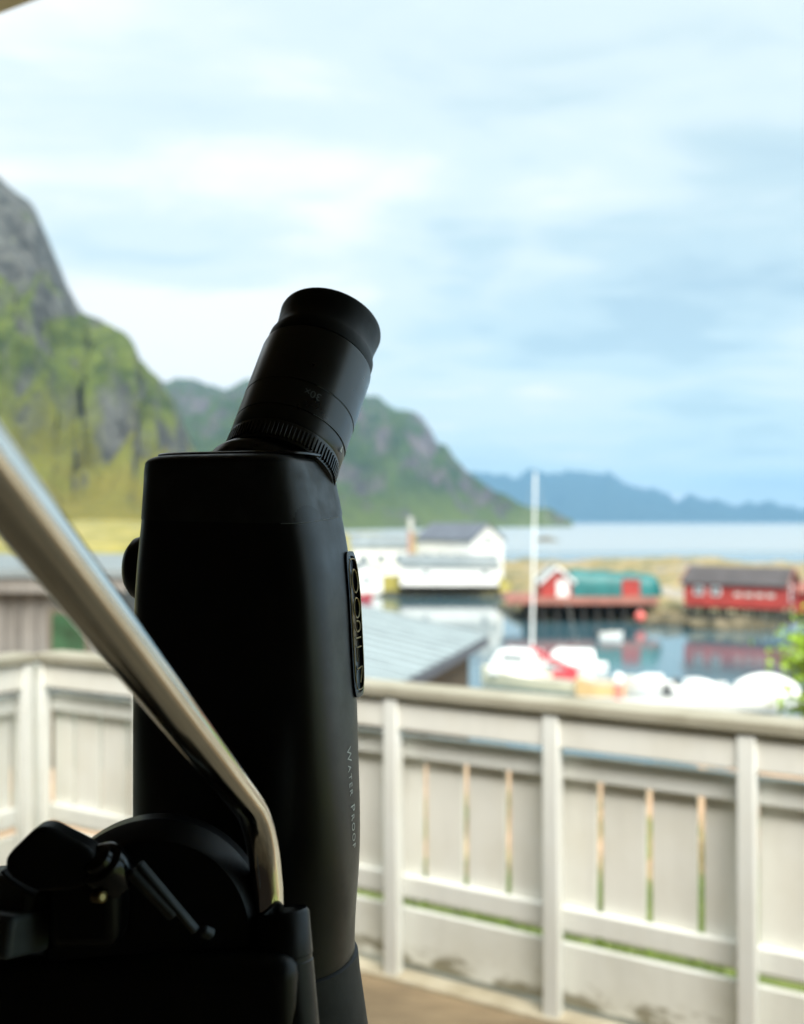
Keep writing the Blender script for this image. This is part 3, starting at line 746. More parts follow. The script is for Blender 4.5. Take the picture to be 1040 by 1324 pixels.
# clamp lever: two parallel bars with a slot, running down to the right over the drum face
def bar(mb, u0, v0, u1, v1, w, d, th):
    a, b = P(u0, v0, d), P(u1, v1, d + 0.002); m = (a + b) / 2; x = (b - a).normalized(); y = Vector((0, 1, 0)); y = (y - x * y.dot(x)).normalized(); z = x.cross(y)
    tl = Matrix.Rotation(R(28), 3, x)
    y2, z2 = tl @ y, tl @ z
    mb.box(m, ((b - a).length, th, PX(w, d)), Matrix((Vector((x.x, y2.x, z2.x)), Vector((x.y, y2.y, z2.y)), Vector((x.z, y2.z, z2.z)))))
mb = MB(); bar(mb, 170, 1126, 226, 1184, 15, 0.4555, 0.005); lever = mb.build('clamp_lever', M['skylit'], tripod, bevel=0.001)
mb = MB(); bar(mb, 180, 1116, 254, 1204, 10, 0.456, 0.004); mb.build('clamp_rail', M['skylit'], tripod, bevel=0.001)
mb = MB(); bar(mb, 262, 1203, 275, 1209, 14, 0.457, 0.004); mb.build('stop_lug', M['skylit'], tripod, bevel=0.001)
mb = MB(); s0 = P(133, 1160, 0.446); mb.lathe(s0, (0.75, -0.6, 0.2), [(-0.006, 0.0026), (0, 0.0026), (0.0005, 0.0019), (0.0001, 0.0015), (0.0001, 0)], 20); mb.build('brass_screw', M['gold'], tripod, smooth=True, sharp=30)
mb = MB(); sb = P(112, 1172, 0.458); mb.box((sb.x, 0.464, sb.z), (0.032, 0.025, 0.036)); mb.build('knob_boss', M['plastic'], tripod, bevel=0.006, seg=3)
# handle socket: hollow collar
S0 = P(363, 1178, 0.487); S1 = P(382, 1420, 0.470); sax = (S1 - S0).normalized(); SL = (S1 - S0).length
rs = PX(37, 0.487)
mb = MB(); mb.lathe(S0, sax, [(0.030, rs * 0.70), (0.002, rs * 0.74), (0.0, rs * 0.80), (-0.0006, rs * 0.92), (0.0012, rs), (0.02, rs * 1.0), (0.0205, rs * 0.97), (0.0225, rs * 0.97), (0.023, rs), (SL, rs * 1.02)], 48)
sock = mb.build('handle_socket', M['plastic'], tripod, smooth=True, sharp=35)
mb = MB(); mb.box(S0 + sax * 0.014 + Vector((0.0115, 0.002, 0)), (0.0035, 0.004, 0.0035)); mb.build('set_screw', M['gloss'], sock, bevel=0.0008)
# pan handle: bright tube with one bend, coming towards the camera
H = [P(352, 1330, 0.480), P(347, 1185, 0.488)]
s_in = P(346, 1150, 0.488); bend = P(338, 1062, 0.486); far = P(-5, 619, 0.285)
d1 = (bend - s_in).normalized(); d2 = (far - bend).normalized()
path = [H[0], H[1], s_in]; rb = 0.024
p0 = bend - d1 * rb; p2 = bend + d2 * rb
for q in range(13):
    t_ = q / 12; path.append(p0 * (1 - t_) ** 2 + bend * 2 * t_ * (1 - t_) + p2 * t_ ** 2)
for q in range(1, 26): path.append(p2 + d2 * ((far - p2).length + 0.10) * q / 25)
TR = PX(20.5, 0.487)
mb = MB(); mb.tube(path, [TR if i < 16 else TR * (1 + 0.27 * (i - 15) / 18) for i in range(len(path))], 32); hnd = mb.build('pan_handle', M['tube'], tripod, smooth=True, sharp=60)
ge = path[-1]; mb = MB(); mb.tube([ge - d2 * 0.004, ge, ge + d2 * 0.003, ge + d2 * 0.11, ge + d2 * 0.118], [TR * 1.2, TR * 1.5, TR * 1.7, TR * 1.75, TR * 1.3], 24); mb.build('rubber_grip', M['rubber'], hnd, smooth=True)
# column and legs
hbz = hb.z - PX(120, .475)
mb = MB(); mb.tube([(tri_top.x, 0.50, hbz + 0.004), (tri_top.x, 0.50, DZ + 0.45)], 0.016, 20); mb.build('centre_column', M['anod'], tripod, smooth=True)
mb = MB(); mb.lathe((tri_top.x, 0.50, hbz - 0.07), (0, 0, -1), [(-0.01, 0.03), (0, 0.045), (0.05, 0.045), (0.06, 0.03)], 32); mb.build('leg_collar', M['plastic'], tripod, smooth=True, sharp=30)
for q in range(3):
    a = R(90 + 120 * q); dv = Vector((math.cos(a), math.sin(a), 0)); top = Vector((tri_top.x, 0.50, hbz - 0.095)) + dv * 0.04; foot = Vector((tri_top.x, 0.50, DZ + 0.02)) + dv * 0.40
    mb = MB(); mb.tube([top, top.lerp(foot, .5)], 0.015, 16); mb.tube([top.lerp(foot, .48), foot], 0.011, 16); lg = mb.build('leg', M['anod'], tripod, smooth=True)
    mb = MB(); mb.lathe(foot + Vector((0, 0, 0.012)), (0, 0, -1), [(0, 0.012), (0.006, 0.018), (0.0315, 0.017)], 20); mb.build('rubber_foot', M['rubber'], lg, smooth=True)

# ------------------------------------------------------------------ buildings
def gable_house(name, label, cat, loc, rot, L, W, hw, hr, wall, roofm, windows=(), base=0.0, trim=None, over=0.25, group=None, door=None):
    """ridge along local x; windows: (side, pos, z0, w, h), side in 'f','b','r','l'; f faces local -y"""
    root = empty(name, loc, rot); tag(root, label, cat, group)
    m = MB(); a, b = L / 2, W / 2
    vs = [(-a, -b, base), (a, -b, base), (a, b, base), (-a, b, base), (-a, -b, hw), (a, -b, hw), (a, b, hw), (-a, b, hw), (-a, 0, hw + hr), (a, 0, hw + hr)]
    m.add(vs, [(0, 1, 5, 4), (2, 3, 7, 6), (1, 2, 6, 9, 5), (3, 0, 4, 8, 7), (0, 3, 2, 1)])
    m.build('wall', wall, root, local=True)
    sl = hr / b; th = 0.14
    for sgn in (-1, 1):
        m = MB(); e = b + over; ax = a + over
        z_e = hw - sl * over + 0.02; z_r = hw + hr + 0.02
        m.add([(-ax, sgn * e, z_e), (ax, sgn * e, z_e), (ax, 0, z_r), (-ax, 0, z_r), (-ax, sgn * e, z_e + th), (ax, sgn * e, z_e + th), (ax, 0, z_r + th), (-ax, 0, z_r + th)],
              [(0, 1, 2, 3), (7, 6, 5, 4), (0, 4, 5, 1), (1, 5, 6, 2), (3, 2, 6, 7), (0, 3, 7, 4)])
        m.build('roof', roofm, root, local=True)
    if trim:
        for ex in (-1, 1):
            m = MB()
            for sgn in (-1, 1):
                p0 = Vector((ex * (a + over + 0.03), sgn * (b + over), hw - sl * over - 0.06)); p1 = Vector((ex * (a + over + 0.03), 0, hw + hr - 0.06))
                m.add([p0, p1, p1 + Vector((0, 0, 0.3)), p0 + Vector((0, 0, 0.3)), p0 + Vector((ex * .05, 0, 0)), p1 + Vector((ex * .05, 0, 0)), p1 + Vector((ex * .05, 0, 0.3)), p0 + Vector((ex * .05, 0, 0.3))],
                      [(0, 1, 2, 3), (4, 7, 6, 5), (0, 4, 5, 1), (3, 2, 6, 7), (0, 3, 7, 4), (1, 5, 6, 2)])
            m.build('bargeboard', trim, root, local=True)
    def opening(side, pos, z0, w, h, nm, fm, gm):
        if side in 'fb':
            sy = -1 if side == 'f' else 1; c = (pos, sy * (b + 0.03), z0 + h / 2); sz = (w + .2, .06, h + .2); c2 = (pos, sy * (b + 0.07), z0 + h / 2); s2 = (w, .03, h)
        else:
            sx = 1 if side == 'r' else -1; c = (sx * (a + 0.03), pos, z0 + h / 2); sz = (.06, w + .2, h + .2); c2 = (sx * (a + 0.07), pos, z0 + h / 2); s2 = (.03, w, h)
        m = MB(); m.box(c, sz); fr = m.build(nm, fm, root, local=True)
        m = MB(); m.box(c2, s2); m.build('pane' if nm == 'window' else 'panel', gm, fr, local=True)
    for (side, pos, z0, w, h) in windows: opening(side, pos, z0, w, h, 'window', M['white_wall'], M['glass'])
    if door: opening(*door[:5], 'door', M['white_wall'], door[5])
    return root

# white quay buildings on the headland
def at(u, d): return (u - 520) / F * d
gable_house('quay_house', 'white house with dark roof and its gable turned to the sound', 'house', (at(594, 117), 117, 1.0), R(-48), 9.0, 5.2, 5.0, 1.75, M['white_wall'], M['slate'],
            [('r', -1.2, 2.2, 0.8, 1.1), ('r', 1.2, 2.2, 0.8, 1.1), ('r', 0, 4.5, 0.7, 0.9), ('f', -2.5, 2.4, 0.8, 1.0), ('f', 0.0, 2.4, 0.8, 1.0), ('f', 2.5, 2.4, 0.8, 1.0)], base=-1.0)
w1 = gable_house('quay_house', 'long white house with grey roof left of the red chimney', 'house', (at(492, 119), 120, 1.0), R(3), 6.8, 5.0, 4.1, 1.3, M['white_wall'], M['slate2'],
            [('f', -2.0, 2.2, 0.8, 1.0), ('f', 0.0, 2.2, 0.8, 1.0), ('f', 2.0, 2.2, 0.8, 1.0)], base=-1.0)
ch = empty('chimney', (at(531, 114), 114, 1.0)); tag(ch, 'slim reddish chimney stack with pale top between the white houses', 'chimney')
m = MB(); m.lathe((at(531, 114), 114, 0.4), (0, 0, 1), [(0, .40), (0.5, .36), (6.6, .30)], 20); m.build('stack', M['brick'], ch, smooth=True, sharp=40)
m = MB(); m.lathe((at(531, 114), 114, 7.0), (0, 0, 1), [(0, .31), (0.1, .38), (0.3, .38), (0.35, .30), (1.5, .27), (1.55, .2)], 20); m.build('pale_top', M['concrete'], ch, smooth=True, sharp=40)
# long low quay shed on piles
shed = empty('quay_shed', (at(572, 109), 109, 0)); tag(shed, 'long low white shed on dark piles at the water', 'shed')
x0, x1 = at(518, 109), at(643, 109)
m = MB(); m.box(((x0 + x1) / 2, 109.6, 2.35), (x1 - x0, 4.2, 2.3)); m.build('wall', M['white_wall'], shed)
m = MB(); m.add([(x0 - .2, 107.2, 3.35), (x1 + .2, 107.2, 3.2), (x1 + .2, 111.9, 4.15), (x0 - .2, 111.9, 4.3), (x0 - .2, 107.2, 3.52), (x1 + .2, 107.2, 3.37), (x1 + .2, 111.9, 4.32), (x0 - .2, 111.9, 4.47)],
              [(0, 1, 2, 3), (7, 6, 5, 4), (0, 4, 5, 1), (1, 5, 6, 2), (2, 6, 7, 3), (3, 7, 4, 0)]); m.build('roof', M['slate2'], shed)
for q in (1, 4):
    m = MB(); xx = x0 + 0.6 + q * 2.1; m.box((xx, 107.46, 2.5), (0.75, 0.07, 0.8)); fr = m.build('window', M['white_wall'], shed)
    m = MB(); m.box((xx, 107.42, 2.5), (0.55, 0.05, 0.6)); m.build('pane', M['glass'], fr)
m = MB(); m.box(((x0 + x1) / 2, 109.4, 1.12), (x1 - x0 + .4, 4.6, 0.16)); m.build('floor_beam', M['pile'], shed)
for q in range(11):
    m = MB(); xx = x0 + 0.2 + q * (x1 - x0 - .4) / 10; m.tube([(xx, 107.5, 1.05), (xx, 107.5, -1.0)], 0.16, 10); m.build('pile', M['pile'], shed, smooth=True)
# small white boathouse at the left, half hidden by the scope
gable_house('boathouse', 'small white boathouse beside the long quay shed', 'boathouse', (at(470, 110), 111, 0.6), R(-80), 5.0, 3.4, 2.1, 0.9, M['white_wall'], M['slate2'], [('r', 0, 0.8, 0.7, 0.7)], base=-0.8)

# red pier with gabled hut and teal covered shed
pier = empty('pier', (at(752, 80), 81, 0)); tag(pier, 'red timber pier standing on dark piles in the harbour', 'pier')
x0, x1 = at(655, 80), at(850, 80)
m = MB(); m.box(((x0 + x1) / 2, 82.4, 1.87), (x1 - x0, 5.0, 0.30)); m.build('pier_deck', M['red_deck'], pier)
m = MB(); m.box(((x0 + x1) / 2, 79.86, 1.74), (x1 - x0 + .1, 0.07, 0.56)); m.build('fascia_board', M['red_deck'], pier)
for j in range(3):
    for q in range(9):
        xx = x0 + 1.9 + q * (x1 - x0 - 3.4) / 8; m = MB(); m.tube([(xx, 80.3 + j * 1.8, 1.72), (xx + random.uniform(-.1, .1), 80.3 + j * 1.8, -1.2)], 0.17, 8); m.build('pile', M['pile'], pier, smooth=True)
m = MB(); m.box(((x0 + x1) / 2 + .6, 84.3, 0.55), (x1 - x0 - 3.0, 0.12, 2.3)); m.build('shade_backing', M['pile'], pier)  # dark sheet standing in for the shade behind the piles
gable_house('red_hut', 'small red gabled hut with pale bargeboards on the pier', 'hut', (at(717, 82), 82.2, 2.02), R(-90), 3.2, 2.55, 1.15, 1.15, M['red_wall'], M['slate2'], [], trim=M['white_wall'], door=('r', 0.45, 0.05, 0.75, 1.15, M['white_wall']), over=0.18)
# teal tarpaulin shed: an upturned-hull shape
tarp = empty('covered_boat', (at(795, 82), 82.2, 2.02)); tag(tarp, 'boat shed wrapped in teal tarpaulin on the pier', 'boat shed')
m = MB(); rings = []
xa, xb = at(736, 82), at(856, 82)
for q in range(25):
    f_ = q / 24; x = xa + (xb - xa) * f_; hgt = (2.15 - 0.40 * f_) * (min(1.0, (1 - f_) * 9) ** 0.5 if f_ > 0.88 else 1.0) + 0.05 * math.sin(f_ * 21); wd = 1.75 * (min(1.0, (1 - f_) * 7 + 0.15) ** 0.5)
    z_low = 2.03
    rings.append([Vector((x, 82.3 + wd * math.copysign(abs(math.cos(R(180 * k_ / 16))) ** 0.55, math.cos(R(180 * k_ / 16))), z_low + hgt * math.sin(R(180 * k_ / 16)) ** 0.5 * (0.98 + 0.02 * math.sin(k_ * 3 + q)))) for k_ in range(17)])
m.loft(rings); m.build('tarpaulin', M['teal'], tarp, smooth=True, sharp=60)
m = MB(); rx = at(816.5, 80.4); m.box((rx, 80.46, 2.75), (1.42, 0.12, 1.46)); hd = m.build('red_hatch', M['red_wall'], tarp, bevel=0.03)
m = MB(); m.box((rx, 80.38, 3.42), (1.42, 0.06, 0.1)); m.box((rx, 80.38, 2.08), (1.42, 0.06, 0.1)); m.build('hatch_batten', M['red_deck'], hd)

# red boathouse at right
bh = gable_house('red_boathouse', 'large red boathouse with dark roof standing on piles over rocks', 'boathouse', (at(961, 78), 78.6, 1.5), R(-32), 7.5, 4.6, 1.75, 1.12, M['red_wall'], M['brownroof'],
            [('f', -2.6, 0.95, 0.5, 0.5), ('f', -1.3, 0.95, 0.5, 0.5), ('r', 0.1, 0.55, 0.9, 0.9), ('r', 0.0, 1.75, 0.55, 0.55)], base=0.0, trim=M['red_deck'], over=0.22)
m = MB(); m.box((1.55, -2.25, 0.98), (3.3, 0.09, 0.72)); wf = m.build('window_band', M['white_wall'], bh, local=True)
for q in range(4):
    m = MB(); m.box((0.35 + q * 0.8, -2.31, 0.98), (0.55, 0.03, 0.26)); m.build('pane', M['concrete'], wf, local=True)
for q in range(6):
    for yy in (-1.9, 1.6):
        m = MB(); m.tube([(-3.3 + q * 1.32, yy, -0.02), (-3.3 + q * 1.32, yy, -2.2)], 0.13, 8); m.build('pile', M['pile'], bh, smooth=True, local=True)
m = MB(); m.box((0, -1.9, -0.10), (7.0, 0.25, 0.2)); m.build('floor_beam', M['pile'], bh, local=True)
lean = gable_house('lean_to_shed', 'small red shed with dark roof against the boathouse gable at the right edge', 'shed', (at(1062, 78), 79.6, 1.5), R(-32), 2.2, 3.0, 1.0, 0.6, M['red_wall'], M['red_deck'], [], base=-0.6)
# boulders by the boathouse
for q, (u, d, r, lab) in enumerate(((905, 75.5, 0.9, 'pale boulder below the left corner of the boathouse'), (928, 75, 0.8, 'mossy boulder in the water before the boathouse'), (958, 75.2, 1.0, 'olive boulder under the middle of the boathouse'), (985, 75, 0.75, 'grey boulder under the boathouse gable'), (870, 78.5, 1.0, 'brown boulder on the shore between pier and boathouse'), (842, 78.6, 0.7, 'low boulder at the right end of the pier'))):
    m = MB(); vs = []; nn, mm = 14, 9
    rr = []
    for j in range(mm):
        ph = math.pi * (j + 0.5) / mm; ringv = []
        for i in range(nn):
            th = 2 * math.pi * i / nn; dvec = Vector((math.sin(ph) * math.cos(th), math.sin(ph) * math.sin(th), math.cos(ph)))
            ringv.append(Vector((at(u, d), d, 0.2)) + Vector((dvec.x * 1.35, dvec.y, dvec.z * 0.75)) * r * (1 + 0.4 * noise.noise(dvec * 1.4 + Vector((q * 3, 0, 0)))))
        rr.append(ringv)
    m.loft(rr); tag(m.build('boulder', M['wetrock'], smooth=True, sharp=50), lab, 'boulder', 'boulders on the shore')
fl = empty('net_float', (at(828, 78), 78, 0.6)); tag(fl, 'round pale red float on the rocks by the pier', 'float')
m = MB(); m.lathe((at(828, 77.6), 77.6, 0.32), (0, 0, 1), [(0, 0.05), (0.08, .28), (.3, .40), (.55, .38), (.75, .2), (.8, .08)], 20); m.build('ball', M['pink'], fl, smooth=True)
m = MB(); m.lathe((at(828, 77.6), 77.6, 1.1), (0, 0, 1), [(0, .07), (.12, .07), (.14, .03)], 12); m.build('eyelet', M['concrete'], fl, smooth=True)

# grey weathered building at the left
gb = empty('weathered_barn', (at(60, 15), 16, 3.8)); tag(gb, 'grey weathered board barn beyond the fence at the left', 'barn')
bx0, bx1 = -8.8, -4.35
m = MB(); m.box(((bx0 + bx1) / 2, 17.0, 5.35), (bx1 - bx0, 3.6, 3.7)); m.build('wall', M['greywood'], gb)
m = MB()
for q in range(19):
    m.box((bx0 + 0.12 + q * 0.24, 15.18, 5.3), (0.09, 0.035, 3.55))
m.build('cover_strips', M['greywood'], gb)
m = MB(); m.add([(bx0 - .3, 14.9, 7.18), (bx1 + .3, 14.9, 7.18), (bx1 + .3, 19.1, 7.28), (bx0 - .3, 19.1, 7.28), (bx0 - .3, 14.9, 7.30), (bx1 + .3, 14.9, 7.30), (bx1 + .3, 19.1, 7.40), (bx0 - .3, 19.1, 7.40)],
              [(0, 1, 2, 3), (7, 6, 5, 4), (0, 4, 5, 1), (1, 5, 6, 2), (2, 6, 7, 3), (3, 7, 4, 0)]); m.build('roof', M['slate2'], gb)
m = MB(); m.box(((bx0 + bx1) / 2, 14.97, 7.05), (bx1 - bx0 + .5, 0.05, 0.2)); m.build('fascia_board', M['greywood'], gb)
m = MB(); m.box((-5.0, 15.14, 6.28), (0.62, 0.09, 0.85)); wf = m.build('window', M['darkwood'], gb)
M['greenglass'] = simple('dark_green_glass', (0.02, 0.06, 0.03), 0.15, var=0.5, scale=3)
m = MB(); m.box((-5.0, 15.08, 6.28), (0.48, 0.04, 0.7)); m.build('pane', M['greenglass'], wf)

# neighbour's low building with a pale metal roof
E1 = P(630, 826, 22.5); ed = Vector((0.283, 0.959, 0)); er = Vector((-0.959, 0.283, 0))
nb_ = empty('metal_roofed_shed', (E1.x - 3, 19, 2.5)); tag(nb_, 'low brown shed with a pale standing seam metal roof', 'shed')
LN = 9.5; RW = 3.5; RH = RW * math.tan(R(11.3))
e_f = E1; e_n = E1 - ed * LN
r_f = E1 + er * RW + Vector((0, 0, RH)); r_n = e_n + er * RW + Vector((0, 0, RH)); b_f = E1 + er * 2 * RW; b_n = e_n + er * 2 * RW
up = Vector((0, 0, 0.07))
m = MB(); m.add([e_n, e_f, r_f, r_n, e_n + up, e_f + up, r_f + up, r_n + up], [(0, 1, 2, 3), (7, 6, 5, 4), (0, 4, 5, 1), (1, 5, 6, 2), (2, 6, 7, 3), (3, 7, 4, 0)])
m.add([b_n, b_f, r_f, r_n, b_n + up, b_f + up, r_f + up, r_n + up], [(0, 3, 2, 1), (7, 4, 5, 6), (0, 1, 5, 4), (1, 2, 6, 5), (2, 3, 7, 6), (3, 0, 4, 7)])
seams_ = MB()
for q in range(17):     # standing seams
    s = q / 16; p0 = e_n.lerp(e_f, s) + up + Vector((0, 0, .004)); p1 = r_n.lerp(r_f, s) + up + Vector((0, 0, .004))
    seams_.box((p0 + p1) / 2 + Vector((0, 0, .006)), ((p1 - p0).length, .06, .03), Matrix((Vector(((p1 - p0).normalized().x, -er.y * -1 * 0 + ed.x, 0)), Vector(((p1 - p0).normalized().y, ed.y, 0)), Vector(((p1 - p0).normalized().z, 0, 1)))))
m.build('roof', M['metalroof'], nb_); seams_.build('seams', M['slate2'], nb_)
m = MB(); z_b = 1.2
def wallq(p, q, in_=0.0): m.add([Vector((p.x, p.y, z_b)), Vector((q.x, q.y, z_b)), q - Vector((0, 0, .02)), p - Vector((0, 0, .02))], [(0, 1, 2, 3)])
i1, i2, i3, i4 = e_n + er * .35 + ed * .3, e_f + er * .35 - ed * .3, b_f - er * .35 - ed * .3, b_n - er * .35 + ed * .3
dz = Vector((0, 0, .35 * math.tan(R(11.3))))
wallq(i1 + dz, i2 + dz); wallq(i2 + dz, i3 + dz); wallq(i3 + dz, i4 + dz); wallq(i4 + dz, i1 + dz)
m.build('wall', M['darkwood'], nb_)
m = MB(); rr_ = er * -0.03
m.add([e_n + rr_ - Vector((0, 0, .14)), e_f + rr_ - Vector((0, 0, .14)), e_f + rr_ + Vector((0, 0, .05)), e_n + rr_ + Vector((0, 0, .05)), e_n - Vector((0, 0, .14)) + er * -.004, e_f - Vector((0, 0, .14)) + er * -.004, e_f + Vector((0, 0, .05)) + er * -.004, e_n + Vector((0, 0, .05)) + er * -.004],
      [(0, 1, 2, 3), (7, 6, 5, 4), (0, 4, 5, 1), (1, 5, 6, 2), (2, 6, 7, 3), (3, 7, 4, 0)]); m.build('gutter', M['slate'], nb_)

# ------------------------------------------------------------------ boats
def hull_mesh(L, B, H, sheer=0.18, stern=0.75, n=18, depth=0.35):
    rings = []
    for i in range(n + 1):
        t_ = i / n; x = -L / 2 + L * t_
        w = B / 2 * (stern + (1 - stern) * min(1, t_ * 2.2)) * (1 - max(0, (t_ - 0.45) / 0.55) ** 2.2) + 0.01
        zt = H * (1 + sheer * t_ ** 2 * 2); keel = -depth * (1 - max(0, (t_ - 0.7) / 0.3) ** 2 * 1.2)
        rings.append([Vector((x, -w, zt)), Vector((x, -w * 0.93, zt * 0.45)), Vector((x, -w * 0.6, keel * 0.55)), Vector((x, 0, keel)), Vector((x, w * 0.6, keel * 0.55)), Vector((x, w * 0.93, zt * 0.45)), Vector((x, w, zt)),
                      Vector((x, w * 0.8, zt - 0.03)), Vector((x, 0, zt - 0.02 if zt > 0 else 0)), Vector((x, -w * 0.8, zt - 0.03))])
    return rings
def boat(name, label, cat, u, d, rot, L, B, H, hull, cabin=None, extra=(), group=None):
    root = empty(name, (at(u, d), d, 0), rot); tag(root, label, cat, group)
    m = MB(); m.loft(hull_mesh(L, B, H)); m.build('hull', hull, root, smooth=True, sharp=35, local=True)
    m = MB(); m.loft([[Vector((-L * 0.49 + L * 0.93 * i / 12, s * (B / 2 + 0.03) * (0.75 + 0.25 * min(1, i / 12 * 2.2)) * (1 - max(0, (i / 12 * 0.95 - 0.45) / 0.55) ** 2.2), H * (1 + .36 * (i / 12 * 0.95) ** 2) - 0.05 + dz)) for i in range(13)] for s, dz in ((1, 0), (1, 0.07))], False)
    m.loft([[Vector((-L * 0.49 + L * 0.93 * i / 12, s * (B / 2 + 0.03) * (0.75 + 0.25 * min(1, i / 12 * 2.2)) * (1 - max(0, (i / 12 * 0.95 - 0.45) / 0.55) ** 2.2), H * (1 + .36 * (i / 12 * 0.95) ** 2) - 0.05 + dz)) for i in range(13)] for s, dz in ((-1, 0), (-1, 0.07))], False)
    m.build('rub_rail', M['concrete'], root, local=True)
    if cabin:
        x0, x1, w, h, mat = cabin
        m = MB(); zb = H - 0.04
        m.loft([[Vector((x0, -w / 2, zb)), Vector((x1 + .35, -w / 2, zb)), Vector((x1 + .35, w / 2, zb)), Vector((x0, w / 2, zb))],
                [Vector((x0 + .03, -w / 2 * .97, zb + h * .55)), Vector((x1 + .1, -w / 2 * .96, zb + h * .55)), Vector((x1 + .1, w / 2 * .96, zb + h * .55)), Vector((x0 + .03, w / 2 * .97, zb + h * .55))],
                [Vector((x0 + .1, -w / 2 * .86, zb + h)), Vector((x1 - .25, -w / 2 * .84, zb + h)), Vector((x1 - .25, w / 2 * .84, zb + h)), Vector((x0 + .1, w / 2 * .86, zb + h))]])
        cb = m.build('cabin', mat, root, bevel=0.06, seg=3, local=True)
        if h > 0.5:
            for s in (-1, 1):
                m = MB(); m.box(((x0 + x1) / 2, s * w / 2 * 0.93, zb + h * .74), ((x1 - x0) * .55, .05, h * .22)); m.build('window', M['glass'], cb, local=True)
    return root
def outboard(root, L, H):
    m = MB(); m.box((-L / 2 - .12, 0, H + .12), (.3, .28, .42)); m.box((-L / 2 - .12, 0, H - .5), (.14, .1, .9)); m.build('outboard_motor', M['motor'], root, bevel=.04, local=True)

sb = boat('sailboat', 'cream hulled sailboat with tall white mast and dark red sail cover', 'sailboat', 690, 48.6, R(148), 5.6, 2.2, 0.62, M['cream_gel'], (-0.3, 1.8, 1.6, 1.2, M['white_gel']))
# mast & boom in boat-local coordinates
ml = Matrix.Rotation(-R(148), 3, 'Z') @ (P(687.5, 860, 48.6) - Vector((at(690, 48.6), 48.6, 0))); mt = Matrix.Rotation(-R(148), 3, 'Z') @ (P(692.5, 611, 48.6) - Vector((at(690, 48.6), 48.6, 0)))
m = MB(); m.tube([Vector((ml.x, ml.y, 0.5)), mt], [0.062, 0.045], 12); mast = m.build('mast', M['alu'], sb, smooth=True, local=True)
m = MB(); m.tube([Vector((ml.x - .0, ml.y, 1.9)), Vector((ml.x - 0.9, ml.y - .03, 1.45)), Vector((ml.x - 2.3, ml.y - .1, 0.95))], [0.12, 0.17, 0.13], 12); m.build('sail_cover', M['red_cloth'], sb, smooth=True, local=True)
m = MB(); m.tube([mt + Vector((0, 0, -0.15)), Vector((-2.7, 0, .7))], 0.008, 6); m.tube([mt + Vector((0, 0, -0.15)), Vector((2.7, 0, .95))], 0.008, 6); m.build('stay_wires', M['concrete'], mast, local=True)
m = MB(); m.box((-1.7, .2, .72), (1.1, .7, .5)); m.build('cockpit_tent', M['red_cloth'], sb, bevel=.1, seg=3, local=True)
boat('motorboat', 'white motorboat with a rounded white canopy beyond the sailboat', 'motorboat', 738, 53.0, R(170), 3.8, 1.8, 0.55, M['white_gel'], (-1.3, 1.0, 1.6, 0.75, M['white_gel']))
sk = boat('rowing_boat', 'orange yellow wooden rowing boat by the pontoon', 'rowing boat', 776, 46.2, R(176), 2.2, 1.1, 0.62, M['orange'])
for xx in (-.5, .1):
    m = MB(); m.box((xx, 0, .64), (.2, .95, .05)); m.build('thwart', M['orange'], sk, local=True)
b3 = boat('motorboat', 'white open motorboat just right of the red float post', 'motorboat', 838, 46.5, R(160), 2.4, 1.4, 0.62, M['white_gel'], (-0.7, 0.4, 1.1, 0.36, M['white_gel'])); outboard(b3, 2.3, .55)
b4 = boat('motorboat', 'white motorboat with a small windscreen and a blue float', 'motorboat', 903, 45.2, R(12), 2.8, 1.4, 0.55, M['white_gel'], (-0.5, 0.5, 1.1, 0.42, M['white_gel'])); outboard(b4, 2.8, .42)
m = MB(); m.lathe((-1.1, -.95, .0), (0, 0, 1), [(0, .05), (.08, .18), (.3, .2), (.45, .1), (.5, .03)], 14); m.build('blue_float', M['blue'], b4, smooth=True, local=True)
b5 = boat('cabin_cruiser', 'broad white cabin boat under a white cover beside the green shrub', 'cabin boat', 989, 43.5, R(168), 3.4, 1.8, 0.62, M['white_gel'])
m = MB(); rings = []
for q in range(13):
    f_ = q / 12; x = -1.3 + 2.5 * f_; h = 0.85 * math.sin(math.pi * (0.12 + 0.76 * f_)) ** 0.7; w = .78 * (1 - .5 * max(0, f_ - .55) / .45)
    rings.append([Vector((x, w * math.cos(R(180 * k_ / 12)), 0.6 + h * max(0, math.sin(R(180 * k_ / 12))) ** 0.8)) for k_ in range(13)])
m.loft(rings); m.build('boat_cover', M['white_gel'], b5, smooth=True, sharp=60, local=True)
dg_ = boat('dinghy', 'small white dinghy adrift off the pier', 'dinghy', 790, 69.5, R(8), 1.7, 0.9, 0.32, M['white_gel']); outboard(dg_, 1.7, .35)
boat('fishing_boat', 'dark red rowing boat moored below the white boathouse', 'rowing boat', 464, 104, R(5), 2.8, 1.2, 0.55, M['red_cloth'])
# pontoon and red-white mooring post
pn = empty('pontoon', (at(820, 43.6), 43.6, 0)); tag(pn, 'low concrete pontoon that the small boats lie along', 'pontoon')
m = MB(); m.box((at(830, 43.2), 43.0, 0.22), (11.0, 1.5, 0.34)); m.build('deck_slab', M['concrete'], pn, bevel=.03)
for q in range(4):
    m = MB(); m.box((at(830, 43.2) - 4 + q * 2.7, 43.0, -0.1), (1.6, 1.3, 0.29)); m.build('float_block', M['white_gel'], pn, bevel=.05)
ps = empty('mooring_post', (at(800, 43.4), 43.4, .39)); tag(ps, 'red mooring post with a white round cap on the pontoon', 'mooring post')
m = MB(); m.lathe((at(800, 43.4), 43.4, .39), (0, 0, 1), [(0, .2), (.05, .17), (.55, .17), (.6, .14)], 16); m.build('post', M['pink'], ps, smooth=True, sharp=40)
m = MB(); m.lathe((at(800, 43.4), 43.4, .99), (0, 0, 1), [(0, .12), (.08, .2), (.3, .22), (.45, .14), (.5, .04)], 16); m.build('cap', M['white_gel'], ps, smooth=True)

